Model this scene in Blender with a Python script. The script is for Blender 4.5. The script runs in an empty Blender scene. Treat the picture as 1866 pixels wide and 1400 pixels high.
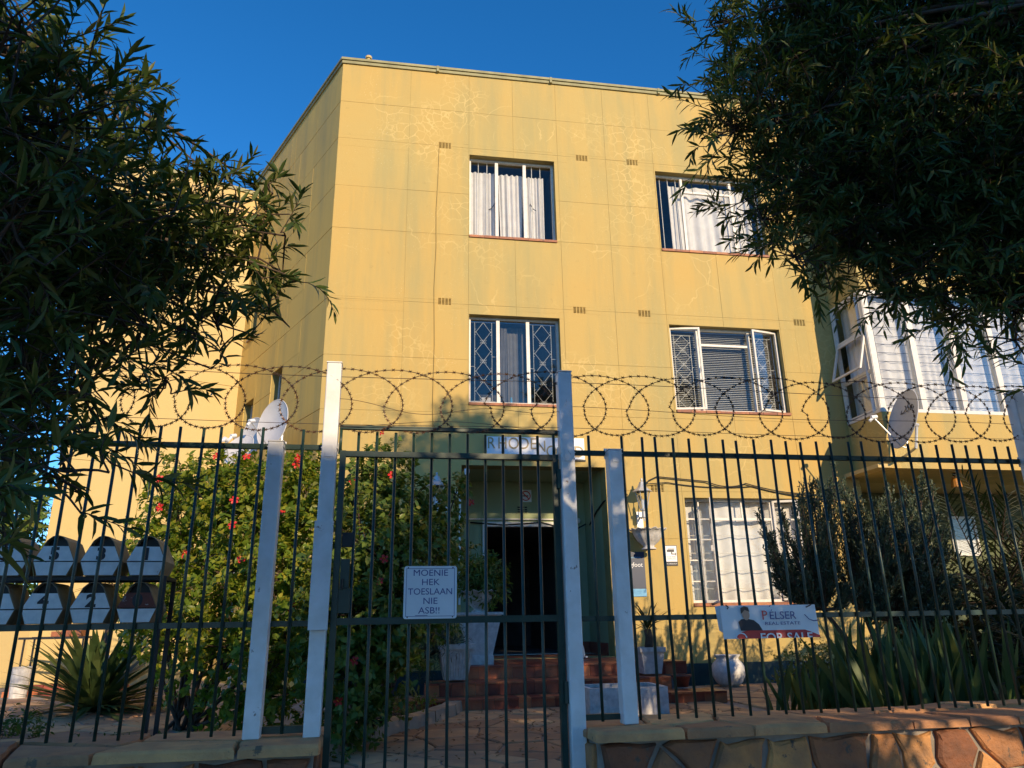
import bpy, math, random
import numpy as np
from mathutils import Matrix, Vector
R = math.radians
random.seed(7); rng = np.random.default_rng(11)
scene = bpy.context.scene
col = scene.collection
# ---------------------------------------------------------------- camera
F_PX, CX, CY = 1328.0, 933.0, 700.0
up = np.array([-68., 4100., -F_PX]); up /= np.linalg.norm(up)
fw = np.array([0, 0, -1.]); yw = fw - up*fw.dot(up); yw /= np.linalg.norm(yw)
CR = np.array([np.cross(yw, up), yw, up])            # camera -> world rotation
cam = bpy.data.objects.new('camera', bpy.data.cameras.new('camera')); col.objects.link(cam)
cam.data.sensor_width = 36; cam.data.lens = F_PX/1866*36
cam.data.clip_start = .02; cam.data.clip_end = 3000
cam.matrix_world = Matrix([list(CR[i])+[0] for i in range(3)]+[[0, 0, 0, 1]])
scene.camera = cam
# ---------------------------------------------------------------- light
SUN_EL, SUN_AZ = 20.0, 150.8                          # azimuth clockwise from +Y
w = bpy.data.worlds.new('World'); scene.world = w; w.use_nodes = True
nt = w.node_tree; bg = nt.nodes['Background']
sky = nt.nodes.new('ShaderNodeTexSky'); sky.sky_type = 'NISHITA'; sky.sun_disc = False
sky.sun_elevation = R(SUN_EL); sky.sun_rotation = R(SUN_AZ)
sky.altitude = 1400; sky.air_density = 1.0; sky.dust_density = 0.05; sky.ozone_density = 4.6
hs = nt.nodes.new('ShaderNodeHueSaturation'); hs.inputs['Saturation'].default_value = 1.22
nt.links.new(sky.outputs[0], hs.inputs['Color']); nt.links.new(hs.outputs[0], bg.inputs[0])
bg.inputs[1].default_value = 0.15
sun = bpy.data.objects.new('sun', bpy.data.lights.new('sun', 'SUN')); col.objects.link(sun)
sun.data.energy = 3.6; sun.data.angle = R(0.5); sun.data.color = (1.0, .77, .48)
sd = Vector((math.sin(R(SUN_AZ))*math.cos(R(SUN_EL)), math.cos(R(SUN_AZ))*math.cos(R(SUN_EL)), math.sin(R(SUN_EL))))
sun.rotation_euler = sd.to_track_quat('Z', 'Y').to_euler(); sun.location = sd*30
scene.view_settings.view_transform = 'Standard'; scene.view_settings.look = 'None'
scene.view_settings.exposure = 0.6; scene.view_settings.gamma = 1.0
scene.view_settings.use_curve_mapping = False
scene.render.engine = 'CYCLES'
# ---------------------------------------------------------------- measuring
def ray(px, py): return CR @ np.array([px-CX, CY-py, -F_PX])
def at(px, py, y): r = ray(px, py); return r/r[1]*y                 # point at depth y
def on_z(px, py, z): r = ray(px, py); return r*(z/r[2])
class Fr:                                                            # a wall's own frame: s along, o out of it towards the street, z up
    def __init__(s, O, az):
        s.O = np.array([O[0], O[1], 0.]); s.T = np.array([math.sin(az), math.cos(az), 0.]); s.N = np.array([s.T[1], -s.T[0], 0.])
        s.rz = math.atan2(s.T[1], s.T[0])
    def P(f, s, o, z): return f.O + f.T*s + f.N*o + np.array([0, 0, z])
    def px(f, x, y, o=0):
        r = ray(x, y); C = f.O+f.N*o; t = f.N.dot(C)/f.N.dot(r); P = r*t
        return (P-C).dot(f.T), P[2]
    def M(f, s, o, z): p = f.P(s, o, z); return Matrix.Translation(Vector(p)) @ Matrix.Rotation(f.rz, 4, 'Z')
AZ = math.atan2(8000, F_PX)
FA = Fr((-2.6402, 9.6), AZ)                            # front wall of the flats
_r = ray(820, 1130); FE = Fr(_r/_r[1]*3.8, AZ)         # the street fence
azs = math.atan2(-989, F_PX)
SD = Fr((-2.6402, 9.6), azs)                           # side wall (s grows away from the corner); outward = -N
_j = SD.P(4.1, 0, 0); WG = Fr(_j, R(57.9))             # wing wall, s negative to the left
GZ = -0.87
# ---------------------------------------------------------------- mesh building
class G:
    def __init__(s): s.v = []; s.f = []; s.m = []
    def add(s, v, f, m=0):
        k = len(s.v); s.v += [tuple(map(float, p)) for p in v]; s.f += [tuple(i+k for i in q) for q in f]; s.m += [m]*len(f); return s
    def hexa(s, p, m=0):
        return s.add(p, [(0, 3, 2, 1), (4, 5, 6, 7), (0, 1, 5, 4), (1, 2, 6, 5), (2, 3, 7, 6), (3, 0, 4, 7)], m)
    def box(s, fr, s0, s1, o0, o1, z0, z1, m=0):       # in a wall frame
        P = fr.P
        return s.hexa([P(s0, o1, z0), P(s1, o1, z0), P(s1, o0, z0), P(s0, o0, z0), P(s0, o1, z1), P(s1, o1, z1), P(s1, o0, z1), P(s0, o0, z1)], m)
    def bx(s, x0, x1, y0, y1, z0, z1, m=0):
        return s.hexa([(x0, y0, z0), (x1, y0, z0), (x1, y1, z0), (x0, y1, z0), (x0, y0, z1), (x1, y0, z1), (x1, y1, z1), (x0, y1, z1)], m)
    def tube(s, pts, r, n=6, m=0, cap=True):
        pts = [np.array(p, float) for p in pts]; k = len(s.v); N = len(pts)
        rr = r if hasattr(r, '__len__') else [r]*N
        prev = None
        for i, p in enumerate(pts):
            t = pts[min(i+1, N-1)]-pts[max(i-1, 0)]; t = t/(np.linalg.norm(t)+1e-9)
            if prev is None:
                a = np.array([0, 0, 1.]) if abs(t[2]) < .9 else np.array([1., 0, 0])
            else: a = prev
            u = a-t*a.dot(t); u /= (np.linalg.norm(u)+1e-9); v = np.cross(t, u); prev = u
            for j in range(n):
                a_ = 2*math.pi*j/n; s.v.append(tuple(p+(u*math.cos(a_)+v*math.sin(a_))*rr[i]))
        for i in range(N-1):
            for j in range(n):
                s.f.append((k+i*n+j, k+i*n+(j+1) % n, k+(i+1)*n+(j+1) % n, k+(i+1)*n+j)); s.m.append(m)
        if cap:
            s.f.append(tuple(k+j for j in range(n))[::-1]); s.m.append(m); s.f.append(tuple(k+(N-1)*n+j for j in range(n))); s.m.append(m)
        return s
    def lathe(s, c, prof, n=20, m=0, flute=0, fl_n=8, sq=False):
        k = len(s.v)
        for r, z in prof:
            for j in range(n):
                a = 2*math.pi*j/n; q = r*(1+flute*math.cos(fl_n*a)) if r > 0 else 0
                if sq: q = r/max(abs(math.cos(a)), abs(math.sin(a)))**.85
                s.v.append((c[0]+q*math.cos(a+(math.pi/4 if False else 0)), c[1]+q*math.sin(a), c[2]+z))
        for i in range(len(prof)-1):
            for j in range(n):
                s.f.append((k+i*n+j, k+i*n+(j+1) % n, k+(i+1)*n+(j+1) % n, k+(i+1)*n+j)); s.m.append(m)
        return s
    def sheet(s, fn, nu, nv, m=0):
        k = len(s.v)
        for i in range(nu+1):
            for j in range(nv+1): s.v.append(tuple(fn(i/nu, j/nv)))
        for i in range(nu):
            for j in range(nv):
                a = k+i*(nv+1)+j; s.f.append((a, a+nv+1, a+nv+2, a+1)); s.m.append(m)
        return s
WMX = {}
def wm(o): return WMX.get(o.name, Matrix.Identity(4))
def link(name, me, parent, M):
    o = bpy.data.objects.new(name, me); col.objects.link(o)
    if parent is not None:
        o.parent = parent; o.matrix_parent_inverse = wm(parent).inverted()
    o.matrix_basis = M; WMX[o.name] = M
    return o
def obj(name, g, mat, parent=None, smooth=False, rz=0.0, origin=None, label=None, kind=None):
    v = np.array(g.v); c = (v.min(0)+v.max(0))/2 if origin is None else np.array(origin, float)
    M = Matrix.Translation(Vector(c)) @ Matrix.Rotation(rz, 4, 'Z')
    cr, sr = math.cos(-rz), math.sin(-rz); q = v-c
    loc = np.stack([q[:, 0]*cr-q[:, 1]*sr, q[:, 0]*sr+q[:, 1]*cr, q[:, 2]], 1)
    me = bpy.data.meshes.new(name); me.from_pydata([tuple(p) for p in loc], [], g.f)
    mats = mat if isinstance(mat, (list, tuple)) else [mat]
    for mm in mats: me.materials.append(mm)
    if len(mats) > 1: me.polygons.foreach_set('material_index', g.m)
    if smooth: me.polygons.foreach_set('use_smooth', [True]*len(me.polygons))
    me.update(); o = link(name, me, parent, M)
    if label: o['label'] = label
    if kind: o['kind'] = kind
    return o
def np_mesh(name, V, Fc, nv, mat, parent=None, kind=None, smooth=False):   # V (n,3), Fc (m,nv) ints or list of arrays
    me = bpy.data.meshes.new(name)
    arrs = Fc if isinstance(Fc, list) else [Fc]
    loops = np.concatenate([a.ravel() for a in arrs]); cnt = np.concatenate([np.full(len(a), a.shape[1]) for a in arrs])
    c = V.mean(0) if len(V) else np.zeros(3)
    me.vertices.add(len(V)); me.vertices.foreach_set('co', (V-c).ravel())
    me.loops.add(len(loops)); me.loops.foreach_set('vertex_index', loops.astype(np.int32))
    me.polygons.add(len(cnt)); st = np.concatenate([[0], np.cumsum(cnt)[:-1]])
    me.polygons.foreach_set('loop_start', st.astype(np.int32)); me.polygons.foreach_set('loop_total', cnt.astype(np.int32))
    me.materials.append(mat); me.update(calc_edges=True); me.validate()
    if smooth: me.polygons.foreach_set('use_smooth', [True]*len(me.polygons))
    o = link(name, me, parent, Matrix.Translation(Vector(c)))
    if kind: o['kind'] = kind
    return o
def thing(name, label, cat, loc, rz=0.0, group=None, kind=None):
    o = bpy.data.objects.new(name, None); col.objects.link(o); M = Matrix.Translation(Vector([float(x) for x in loc])) @ Matrix.Rotation(rz, 4, 'Z')
    o.matrix_basis = M; WMX[o.name] = M; o.empty_display_size = .1
    return tag(o, label, cat, group)
def tag(o, label, cat, group=None, kind=None):
    if label: o['label'] = label
    if cat: o['category'] = cat
    if group: o['group'] = group
    if kind: o['kind'] = kind
    return o
def dup(root, M, label, group=None):
    r = root.copy(); col.objects.link(r); r.matrix_basis = M; WMX[r.name] = M; r['label'] = label
    if group: r['group'] = group
    for ch in list(root.children):
        c = ch.copy(); col.objects.link(c); c.parent = r; c.matrix_parent_inverse = ch.matrix_parent_inverse.copy()
        for g in list(ch.children):
            d = g.copy(); col.objects.link(d); d.parent = c; d.matrix_parent_inverse = g.matrix_parent_inverse.copy()
    return r
def inst(name, me, parent, M, label=None):
    o = link(name, me, parent, M)
    if label: o['label'] = label
    return o
def text(name, s, size, fr_M, mat, parent, ext=.003, align='CENTER', sx=1.0, shear=0, bold=0, cut=None):
    c = bpy.data.curves.new(name, 'FONT'); c.body = s; c.size = size; c.align_x = align; c.extrude = ext; c.shear = shear; c.offset = bold
    c.resolution_u = 4
    t = bpy.data.objects.new(name, c); col.objects.link(t)
    me = bpy.data.meshes.new_from_object(t); bpy.data.objects.remove(t)
    me.materials.clear(); me.materials.append(mat)
    me.transform(Matrix.Diagonal((sx, 1, 1, 1)))
    if cut is not None:                                  # lettering folded away below a line
        import bmesh
        q = bmesh.new(); q.from_mesh(me); bmesh.ops.bisect_plane(q, geom=q.verts[:]+q.edges[:]+q.faces[:], plane_co=(0, cut, 0), plane_no=(0, 1, 0), clear_inner=True); q.to_mesh(me); q.free()
    return link(name, me, parent, fr_M)
def face_M(fr, s, o, z): # x along wall, y up, z outward
    X = Vector(fr.T); Y = Vector((0, 0, 1)); Z = Vector(fr.N); p = fr.P(s, o, z)
    return Matrix(((X.x, Y.x, Z.x, p[0]), (X.y, Y.y, Z.y, p[1]), (X.z, Y.z, Z.z, p[2]), (0, 0, 0, 1)))
# ---------------------------------------------------------------- materials
def newmat(n):
    m = bpy.data.materials.new(n); m.use_nodes = True; t = m.node_tree
    return m, t, t.nodes['Principled BSDF']
def mth(t, op, a, b=None, c=None):
    n = t.nodes.new('ShaderNodeMath'); n.operation = op
    for i, x in enumerate((a, b, c)):
        if x is None: continue
        if isinstance(x, (int, float)): n.inputs[i].default_value = x
        else: t.links.new(x, n.inputs[i])
    return n.outputs[0]
def mixc(t, f, a, b, mode='MIX'):
    n = t.nodes.new('ShaderNodeMix'); n.data_type = 'RGBA'; n.blend_type = mode; n.clamp_factor = True
    if isinstance(f, (int, float)): n.inputs[0].default_value = f
    else: t.links.new(f, n.inputs[0])
    for i, x in ((6, a), (7, b)):
        if isinstance(x, tuple): n.inputs[i].default_value = (*x, 1)
        else: t.links.new(x, n.inputs[i])
    return n.outputs[2]
def noise(t, scale, vec=None, detail=4, rough=.55, dist=0, out=0):
    n = t.nodes.new('ShaderNodeTexNoise'); n.inputs['Scale'].default_value = scale; n.inputs['Detail'].default_value = detail
    n.inputs['Roughness'].default_value = rough; n.inputs['Distortion'].default_value = dist
    if vec is not None: t.links.new(vec, n.inputs['Vector'])
    return n.outputs[out]
def gpos(t, sc=(1, 1, 1), obj_=False):
    if obj_: g = t.nodes.new('ShaderNodeTexCoord').outputs['Object']
    else: g = t.nodes.new('ShaderNodeNewGeometry').outputs['Position']
    m = t.nodes.new('ShaderNodeMapping'); m.inputs['Scale'].default_value = sc; t.links.new(g, m.inputs['Vector']); return m.outputs[0]
def ramp(t, x, stops):
    n = t.nodes.new('ShaderNodeValToRGB'); t.links.new(x, n.inputs[0]); e = n.color_ramp.elements
    while len(e) < len(stops): e.new(.5)
    for i, (p, c) in enumerate(stops):
        e[i].position = p; e[i].color = (*c, 1) if isinstance(c, tuple) else (c, c, c, 1)
    return n.outputs[0]
def bump(t, b, h, strength=.3, dist=.01):
    n = t.nodes.new('ShaderNodeBump'); n.inputs['Strength'].default_value = strength; n.inputs['Distance'].default_value = dist
    t.links.new(h, n.inputs['Height']); t.links.new(n.outputs[0], b.inputs['Normal'])
def mat(n, c, rough=.7, var=.15, sc=6, metal=0, bs=.2, bsc=40, c2=None, stain=None, rnd=0, bd=.004):
    m, t, b = newmat(n); p = gpos(t)
    c2 = c2 or tuple(x*(1-var*2) for x in c)
    f = ramp(t, noise(t, sc, p), [(.35, 0.), (.7, 1.)])
    cc = mixc(t, f, c, c2)
    if rnd:
        oi = t.nodes.new('ShaderNodeObjectInfo'); h = t.nodes.new('ShaderNodeHueSaturation')
        t.links.new(mth(t, 'MULTIPLY_ADD', oi.outputs['Random'], 2*rnd, 1-rnd), h.inputs['Value'])
        t.links.new(mth(t, 'MULTIPLY_ADD', oi.outputs['Random'], .05*rnd, .5-.025*rnd), h.inputs['Hue'])
        t.links.new(cc, h.inputs['Color']); cc = h.outputs[0]
    if stain:
        sc_, thr, sc2 = stain
        g = ramp(t, noise(t, sc2, p, 6, .7), [(thr, 0.), (thr+.05, 1.)])
        cc = mixc(t, g, cc, sc_)
    t.links.new(cc, b.inputs['Base Color']); b.inputs['Roughness'].default_value = rough; b.inputs['Metallic'].default_value = metal
    if bs: bump(t, b, noise(t, bsc, p, 6, .65), bs, bd)
    return m
def plaster(n, base, warm, green, streak=1.0, crk=1.0):
    m, t, b = newmat(n); p = gpos(t); ps = gpos(t, (2.2, 2.2, .22))
    c = mixc(t, ramp(t, noise(t, .55, p, 5), [(.35, 0.), (.65, 1.)]), base, warm)
    st = ramp(t, noise(t, 1.3, ps, 5, .6), [(.44, 0.), (.66, 1.)])
    c = mixc(t, mth(t, 'MULTIPLY', st, .5*streak), c, green)
    wv = t.nodes.new('ShaderNodeMix'); wv.data_type = 'VECTOR'; wv.inputs[0].default_value = .22
    t.links.new(p, wv.inputs[4]); t.links.new(noise(t, 3, p, 3, .5, 0, 1), wv.inputs[5])
    for sc_, lo, hi, k in ((1.9, .56, .66, .42), (8.5, .54, .68, .5)):
        vo = t.nodes.new('ShaderNodeTexVoronoi'); vo.feature = 'DISTANCE_TO_EDGE'; vo.inputs['Scale'].default_value = sc_
        t.links.new(wv.outputs[1], vo.inputs['Vector'])
        line = ramp(t, vo.outputs['Distance'], [(.0028*sc_, 1.), (.0065*sc_, 0.)])
        mask = ramp(t, noise(t, .8 if sc_ < 3 else .6, gpos(t, (1, 1, 1.2)), 3), [(lo, 0.), (hi, 1.)])
        c = mixc(t, mth(t, 'MULTIPLY', mth(t, 'MULTIPLY', line, mask), k*crk), c, tuple(min(1, x*1.35+.05) for x in base))
    sp = t.nodes.new('ShaderNodeTexVoronoi'); sp.inputs['Scale'].default_value = 26; t.links.new(p, sp.inputs['Vector'])
    spot = mth(t, 'MULTIPLY', ramp(t, sp.outputs['Distance'], [(.10, 1.), (.16, 0.)]), ramp(t, noise(t, 2.1, p), [(.5, 0.), (.66, 1.)]))
    c = mixc(t, mth(t, 'MULTIPLY', spot, .45), c, (.75, .68, .42))
    d = ramp(t, noise(t, 9, p, 6, .7), [(.62, 0.), (.76, 1.)])
    c = mixc(t, mth(t, 'MULTIPLY', d, .35), c, tuple(x*.6 for x in base))
    t.links.new(c, b.inputs['Base Color']); b.inputs['Roughness'].default_value = .75
    h = mth(t, 'ADD', noise(t, 90, p, 3), mth(t, 'MULTIPLY', noise(t, 4, p, 3), 2.0))
    bump(t, b, h, .35, .006)
    return m
def glass(n, tint=(.85, .9, .92), refl=.04):
    m, t, b = newmat(n); t.nodes.remove(b); o = t.nodes['Material Output']
    tr = t.nodes.new('ShaderNodeBsdfTransparent'); tr.inputs[0].default_value = (*tint, 1)
    gl = t.nodes.new('ShaderNodeBsdfGlossy'); gl.inputs['Roughness'].default_value = .03; gl.inputs[0].default_value = (.9, .88, .82, 1)
    lw = t.nodes.new('ShaderNodeLayerWeight'); lw.inputs[0].default_value = .3
    mx = t.nodes.new('ShaderNodeMixShader'); t.links.new(mth(t, 'MULTIPLY_ADD', lw.outputs['Fresnel'], .28, refl), mx.inputs[0])
    t.links.new(tr.outputs[0], mx.inputs[1]); t.links.new(gl.outputs[0], mx.inputs[2]); t.links.new(mx.outputs[0], o.inputs[0])
    return m
def leafmat(n, cols, trans=.3, rough=.45, veins=0):
    m, t, b = newmat(n); o = t.nodes['Material Output']; g = t.nodes.new('ShaderNodeNewGeometry')
    oi = t.nodes.new('ShaderNodeObjectInfo')
    rr = mth(t, 'FRACT', mth(t, 'ADD', g.outputs['Random Per Island'], oi.outputs['Random']))
    c = ramp(t, rr, [(i/(len(cols)-1), x) for i, x in enumerate(cols)])
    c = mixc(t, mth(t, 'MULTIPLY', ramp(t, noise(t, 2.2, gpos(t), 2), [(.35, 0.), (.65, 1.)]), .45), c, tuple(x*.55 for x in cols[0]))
    t.links.new(c, b.inputs['Base Color']); b.inputs['Roughness'].default_value = rough; b.inputs['Specular IOR Level'].default_value = .28
    tl = t.nodes.new('ShaderNodeBsdfTranslucent')
    t.links.new(mixc(t, 1.0, c, (1.0, 1.15, .45), 'MULTIPLY'), tl.inputs[0])
    mx = t.nodes.new('ShaderNodeMixShader'); mx.inputs[0].default_value = trans
    t.links.new(b.outputs[0], mx.inputs[1]); t.links.new(tl.outputs[0], mx.inputs[2]); t.links.new(mx.outputs[0], o.inputs[0])
    return m
M_ = {}
YB, YW, YG = (.49, .355, .115), (.53, .35, .098), (.31, .29, .13)
M_['wall'] = plaster('yellow_plaster', YB, YW, YG)
M_['sidewall'] = plaster('side_plaster', (.68, .46, .12), (.70, .46, .11), (.38, .30, .12), 1.0, .12)
M_['wing'] = plaster('wing_plaster', (.57, .435, .19), (.60, .42, .165), (.5, .45, .22), .5, .1)
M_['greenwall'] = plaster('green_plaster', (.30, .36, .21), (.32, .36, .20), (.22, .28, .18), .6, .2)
M_['porch'] = plaster('shade_darkened_green_plaster', (.10, .12, .05), (.11, .12, .05), (.07, .09, .04), .6, .1)  # green plaster darkened in colour to stand in for the porch's deep shade
M_['core'] = mat('joint_mortar', (.36, .28, .10), .9)
M_['cap'] = mat('roof_flashing', (.36, .33, .17), .7)
M_['plinth'] = mat('teal_plinth_paint', (.012, .05, .055), .5, stain=((.12, .16, .12), .66, 14))
M_['dark'] = mat('dark_interior', (.03, .032, .035), .9)
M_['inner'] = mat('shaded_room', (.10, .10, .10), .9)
M_['white'] = mat('white_paint', (.78, .76, .72), .45, .06, 20, stain=((.35, .2, .1), .70, 18))
M_['frame'] = mat('window_frame_paint', (.76, .72, .66), .5, .08, 20, stain=((.30, .2, .12), .72, 22))
M_['grille'] = mat('grille_paint', (.72, .70, .64), .5, .05)
M_['curtain'] = mat('white_curtain', (.80, .77, .76), .9, .06, 8, bs=.1)
M_['curtain2'] = mat('grey_curtain', (.22, .22, .23), .9, .1, 8, bs=.1)
M_['blind'] = mat('blind_slats', (.72, .72, .70), .5, .05)
M_['glass'] = glass('window_glass', (.93, .94, .94), .015)
M_['glassd'] = glass('dark_window_glass', (.85, .86, .86), .04)
M_['sill'] = mat('sill_tile', (.40, .13, .05), .6, .3, 25, c2=(.22, .09, .05), rnd=.3)
M_['bar'] = mat('green_fence_paint', (.022, .055, .045), .35, .2, 15, bs=.05, stain=((.12, .05, .02), .66, 26))
M_['post'] = mat('white_post_paint', (.84, .84, .86), .4, .06, 9, c2=(.70, .69, .68), bs=.25, stain=((.16, .07, .04), .645, 13))
M_['razor'] = mat('razor_wire_steel', (.16, .13, .11), .5, .3, 20, metal=.7, c2=(.22, .10, .05), bs=0)
M_['wire'] = mat('black_cable', (.015, .015, .015), .6)
M_['stone'] = mat('slate_facing_stone', (.50, .20, .07), .7, .3, 6, c2=(.20, .10, .055), bs=1.0, bsc=22, rnd=.6, bd=.014, stain=((.10, .08, .06), .6, 14))
M_['flag'] = mat('flagstone', (.52, .29, .14), .8, .3, 4, c2=(.30, .19, .12), bs=.5, bsc=18, rnd=.35)
M_['cope'] = mat('coping_slab', (.66, .33, .14), .8, .3, 6, c2=(.40, .20, .10), bs=1.0, bsc=30, rnd=.35, bd=.009, stain=((.16, .12, .08), .62, 9))
M_['mortar'] = mat('grey_mortar', (.36, .31, .26), .95, .2, 8, bs=.6, bsc=60)
M_['tile'] = mat('terracotta_step_tile', (.48, .13, .06), .4, .3, 9, c2=(.30, .075, .04), bs=.1, rnd=.5)
M_['concrete'] = mat('old_concrete', (.40, .30, .21), .9, .2, 5, bs=.5, bsc=30)
M_['soil'] = mat('garden_soil', (.13, .09, .06), .95, .3, 3, c2=(.07, .05, .035), bs=.8, bsc=25)
M_['asphalt'] = mat('asphalt', (.05, .05, .05), .9, .2, 30, bs=.4, bsc=120)
M_['bark'] = mat('grey_brown_bark', (.13, .09, .065), .9, .3, 20, bs=.8, bsc=50)
M_['twig'] = mat('twig_bark', (.09, .055, .035), .9, .3, 20, bs=0)
M_['dish'] = mat('dish_grey', (.50, .50, .51), .4, .05, 10, bs=0)
M_['dishw'] = mat('dish_white', (.62, .60, .60), .4, .05, 10, bs=0)
M_['signw'] = mat('sign_white', (.80, .82, .86), .35, .03, 10, bs=0)
M_['ink'] = mat('sign_ink', (.02, .02, .03), .5, 0, bs=0)
M_['navy'] = mat('poster_navy', (.015, .035, .09), .4, 0, bs=0)
M_['cyan'] = mat('poster_pale_blue', (.14, .42, .70), .4, .02, bs=0)
M_['red'] = mat('banner_red', (.62, .03, .03), .4, .02, bs=0)
M_['bluei'] = mat('banner_blue_ink', (.05, .07, .25), .4, 0, bs=0)
M_['skin'] = mat('printed_skin', (.55, .32, .22), .5, .02, bs=0)
M_['hairp'] = mat('printed_hair', (.08, .05, .04), .5, 0, bs=0)
M_['boxw'] = mat('letterbox_white', (.92, .90, .88), .45, .1, 20, stain=((.3, .12, .06), .66, 20))
M_['boxside'] = mat('letterbox_side', (.34, .25, .15), .6, .2, 15, stain=((.3, .12, .06), .6, 12))
M_['boxrust'] = mat('letterbox_oxide', (.22, .05, .03), .6, .2, 20, stain=((.6, .55, .5), .62, 14))
M_['black'] = mat('black_metal', (.02, .02, .022), .5, .2, 10)
M_['gold'] = mat('faded_gold_letter', (.50, .36, .18), .5, .2, 20, bs=0)
M_['pot'] = mat('white_concrete_pot', (.66, .64, .62), .8, .15, 20, bs=.5, bsc=60, stain=((.25, .2, .15), .66, 16))
M_['terra'] = mat('terracotta_pot', (.30, .09, .05), .7, .2, 10)
M_['silver'] = mat('silver_lantern_paint', (.55, .56, .58), .35, .1, 10, metal=.3, bs=0)
M_['catb'] = mat('black_white_glaze', (.75, .73, .70), .3, 0, bs=0, stain=((.03, .03, .03), .52, 9))
M_['petal'] = mat('red_petal', (.62, .018, .012), .5, .1, bs=0)
M_['stamen'] = mat('yellow_stamen', (.8, .5, .05), .5, 0, bs=0)
M_['orange'] = mat('amber_lamp', (.55, .22, .03), .5, .1, bs=0)
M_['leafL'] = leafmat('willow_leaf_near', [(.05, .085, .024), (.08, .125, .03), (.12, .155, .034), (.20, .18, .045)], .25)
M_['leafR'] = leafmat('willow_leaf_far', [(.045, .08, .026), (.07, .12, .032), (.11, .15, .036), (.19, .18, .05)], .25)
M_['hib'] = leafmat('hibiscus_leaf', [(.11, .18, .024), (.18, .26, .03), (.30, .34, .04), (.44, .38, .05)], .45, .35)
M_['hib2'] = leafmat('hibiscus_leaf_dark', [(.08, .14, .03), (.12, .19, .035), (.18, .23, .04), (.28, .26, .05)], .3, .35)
M_['jun'] = leafmat('juniper_needle', [(.06, .09, .06), (.09, .12, .075), (.12, .14, .08)], .1)
M_['sans'] = leafmat('snake_plant_leaf', [(.06, .10, .03), (.10, .15, .04), (.22, .20, .04)], .15)
M_['yuc'] = leafmat('strap_leaf', [(.06, .10, .035), (.09, .14, .045), (.14, .18, .06)], .15)
M_['palm'] = leafmat('palm_leaflet', [(.03, .05, .02), (.045, .07, .025), (.08, .085, .03)], .15)
M_['grass'] = leafmat('ground_cover_leaf', [(.07, .12, .02), (.12, .18, .03), (.2, .2, .04)], .3)
# ================================================================ the setting: ground
def ground():
    g = G(); ys = [4.02, 60]
    g.sheet(lambda u, v: (-60+120*u, 4.0+56*v**2, GZ-.02+.012*math.sin(u*90)*math.sin(v*50)), 60, 40)
    o = obj('yard_soil', g, M_['soil']); o['kind'] = 'structure'
    g = G(); g.sheet(lambda u, v: (-400+800*u, -400+1400*v, -1.75), 4, 4)
    o = obj('ground', g, M_['soil']); o['kind'] = 'structure'
    g = G(); g.bx(-30, 30, .6, 3.72, -1.9, -1.60); o = obj('pavement', g, M_['concrete']); o['kind'] = 'structure'
    g = G(); g.bx(-30, 30, .45, .597, -1.9, -1.603); o = obj('kerb', g, M_['mortar']); o['kind'] = 'structure'
    g = G(); g.bx(-60, 60, -7, .447, -1.9, -1.73); o = obj('road', g, M_['asphalt']); o['kind'] = 'structure'
ground()
# ---- crazy paving: Voronoi cells cut from a rectangle
def cells(w, h, d, seed, ax=1.0):
    r = random.Random(seed); pts = []
    nx, ny = max(1, int(w/d/ax)), max(1, int(h/d))
    for i in range(nx):
        for j in range(ny):
            pts.append(((i+.5+r.uniform(-.42, .42))*w/nx, (j+.5+r.uniform(-.42, .42))*h/ny))
    out = []
    for a, p in enumerate(pts):
        poly = [(0, 0), (w, 0), (w, h), (0, h)]
        for b, q in enumerate(pts):
            if a == b or abs(p[0]-q[0]) > 3.2*d*ax or abs(p[1]-q[1]) > 3.2*d: continue
            nx_, ny_ = (q[0]-p[0]), (q[1]-p[1]); c = nx_*(p[0]+q[0])/2+ny_*(p[1]+q[1])/2
            new = []
            for i in range(len(poly)):
                A, B = poly[i], poly[(i+1) % len(poly)]
                da, db = nx_*A[0]+ny_*A[1]-c, nx_*B[0]+ny_*B[1]-c
                if da <= 0: new.append(A)
                if (da < 0) != (db < 0) and da != db:
                    t = da/(da-db); new.append((A[0]+(B[0]-A[0])*t, A[1]+(B[1]-A[1])*t))
            poly = new
            if len(poly) < 3: break
        if len(poly) >= 3: out.append(poly)
    return out
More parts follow.
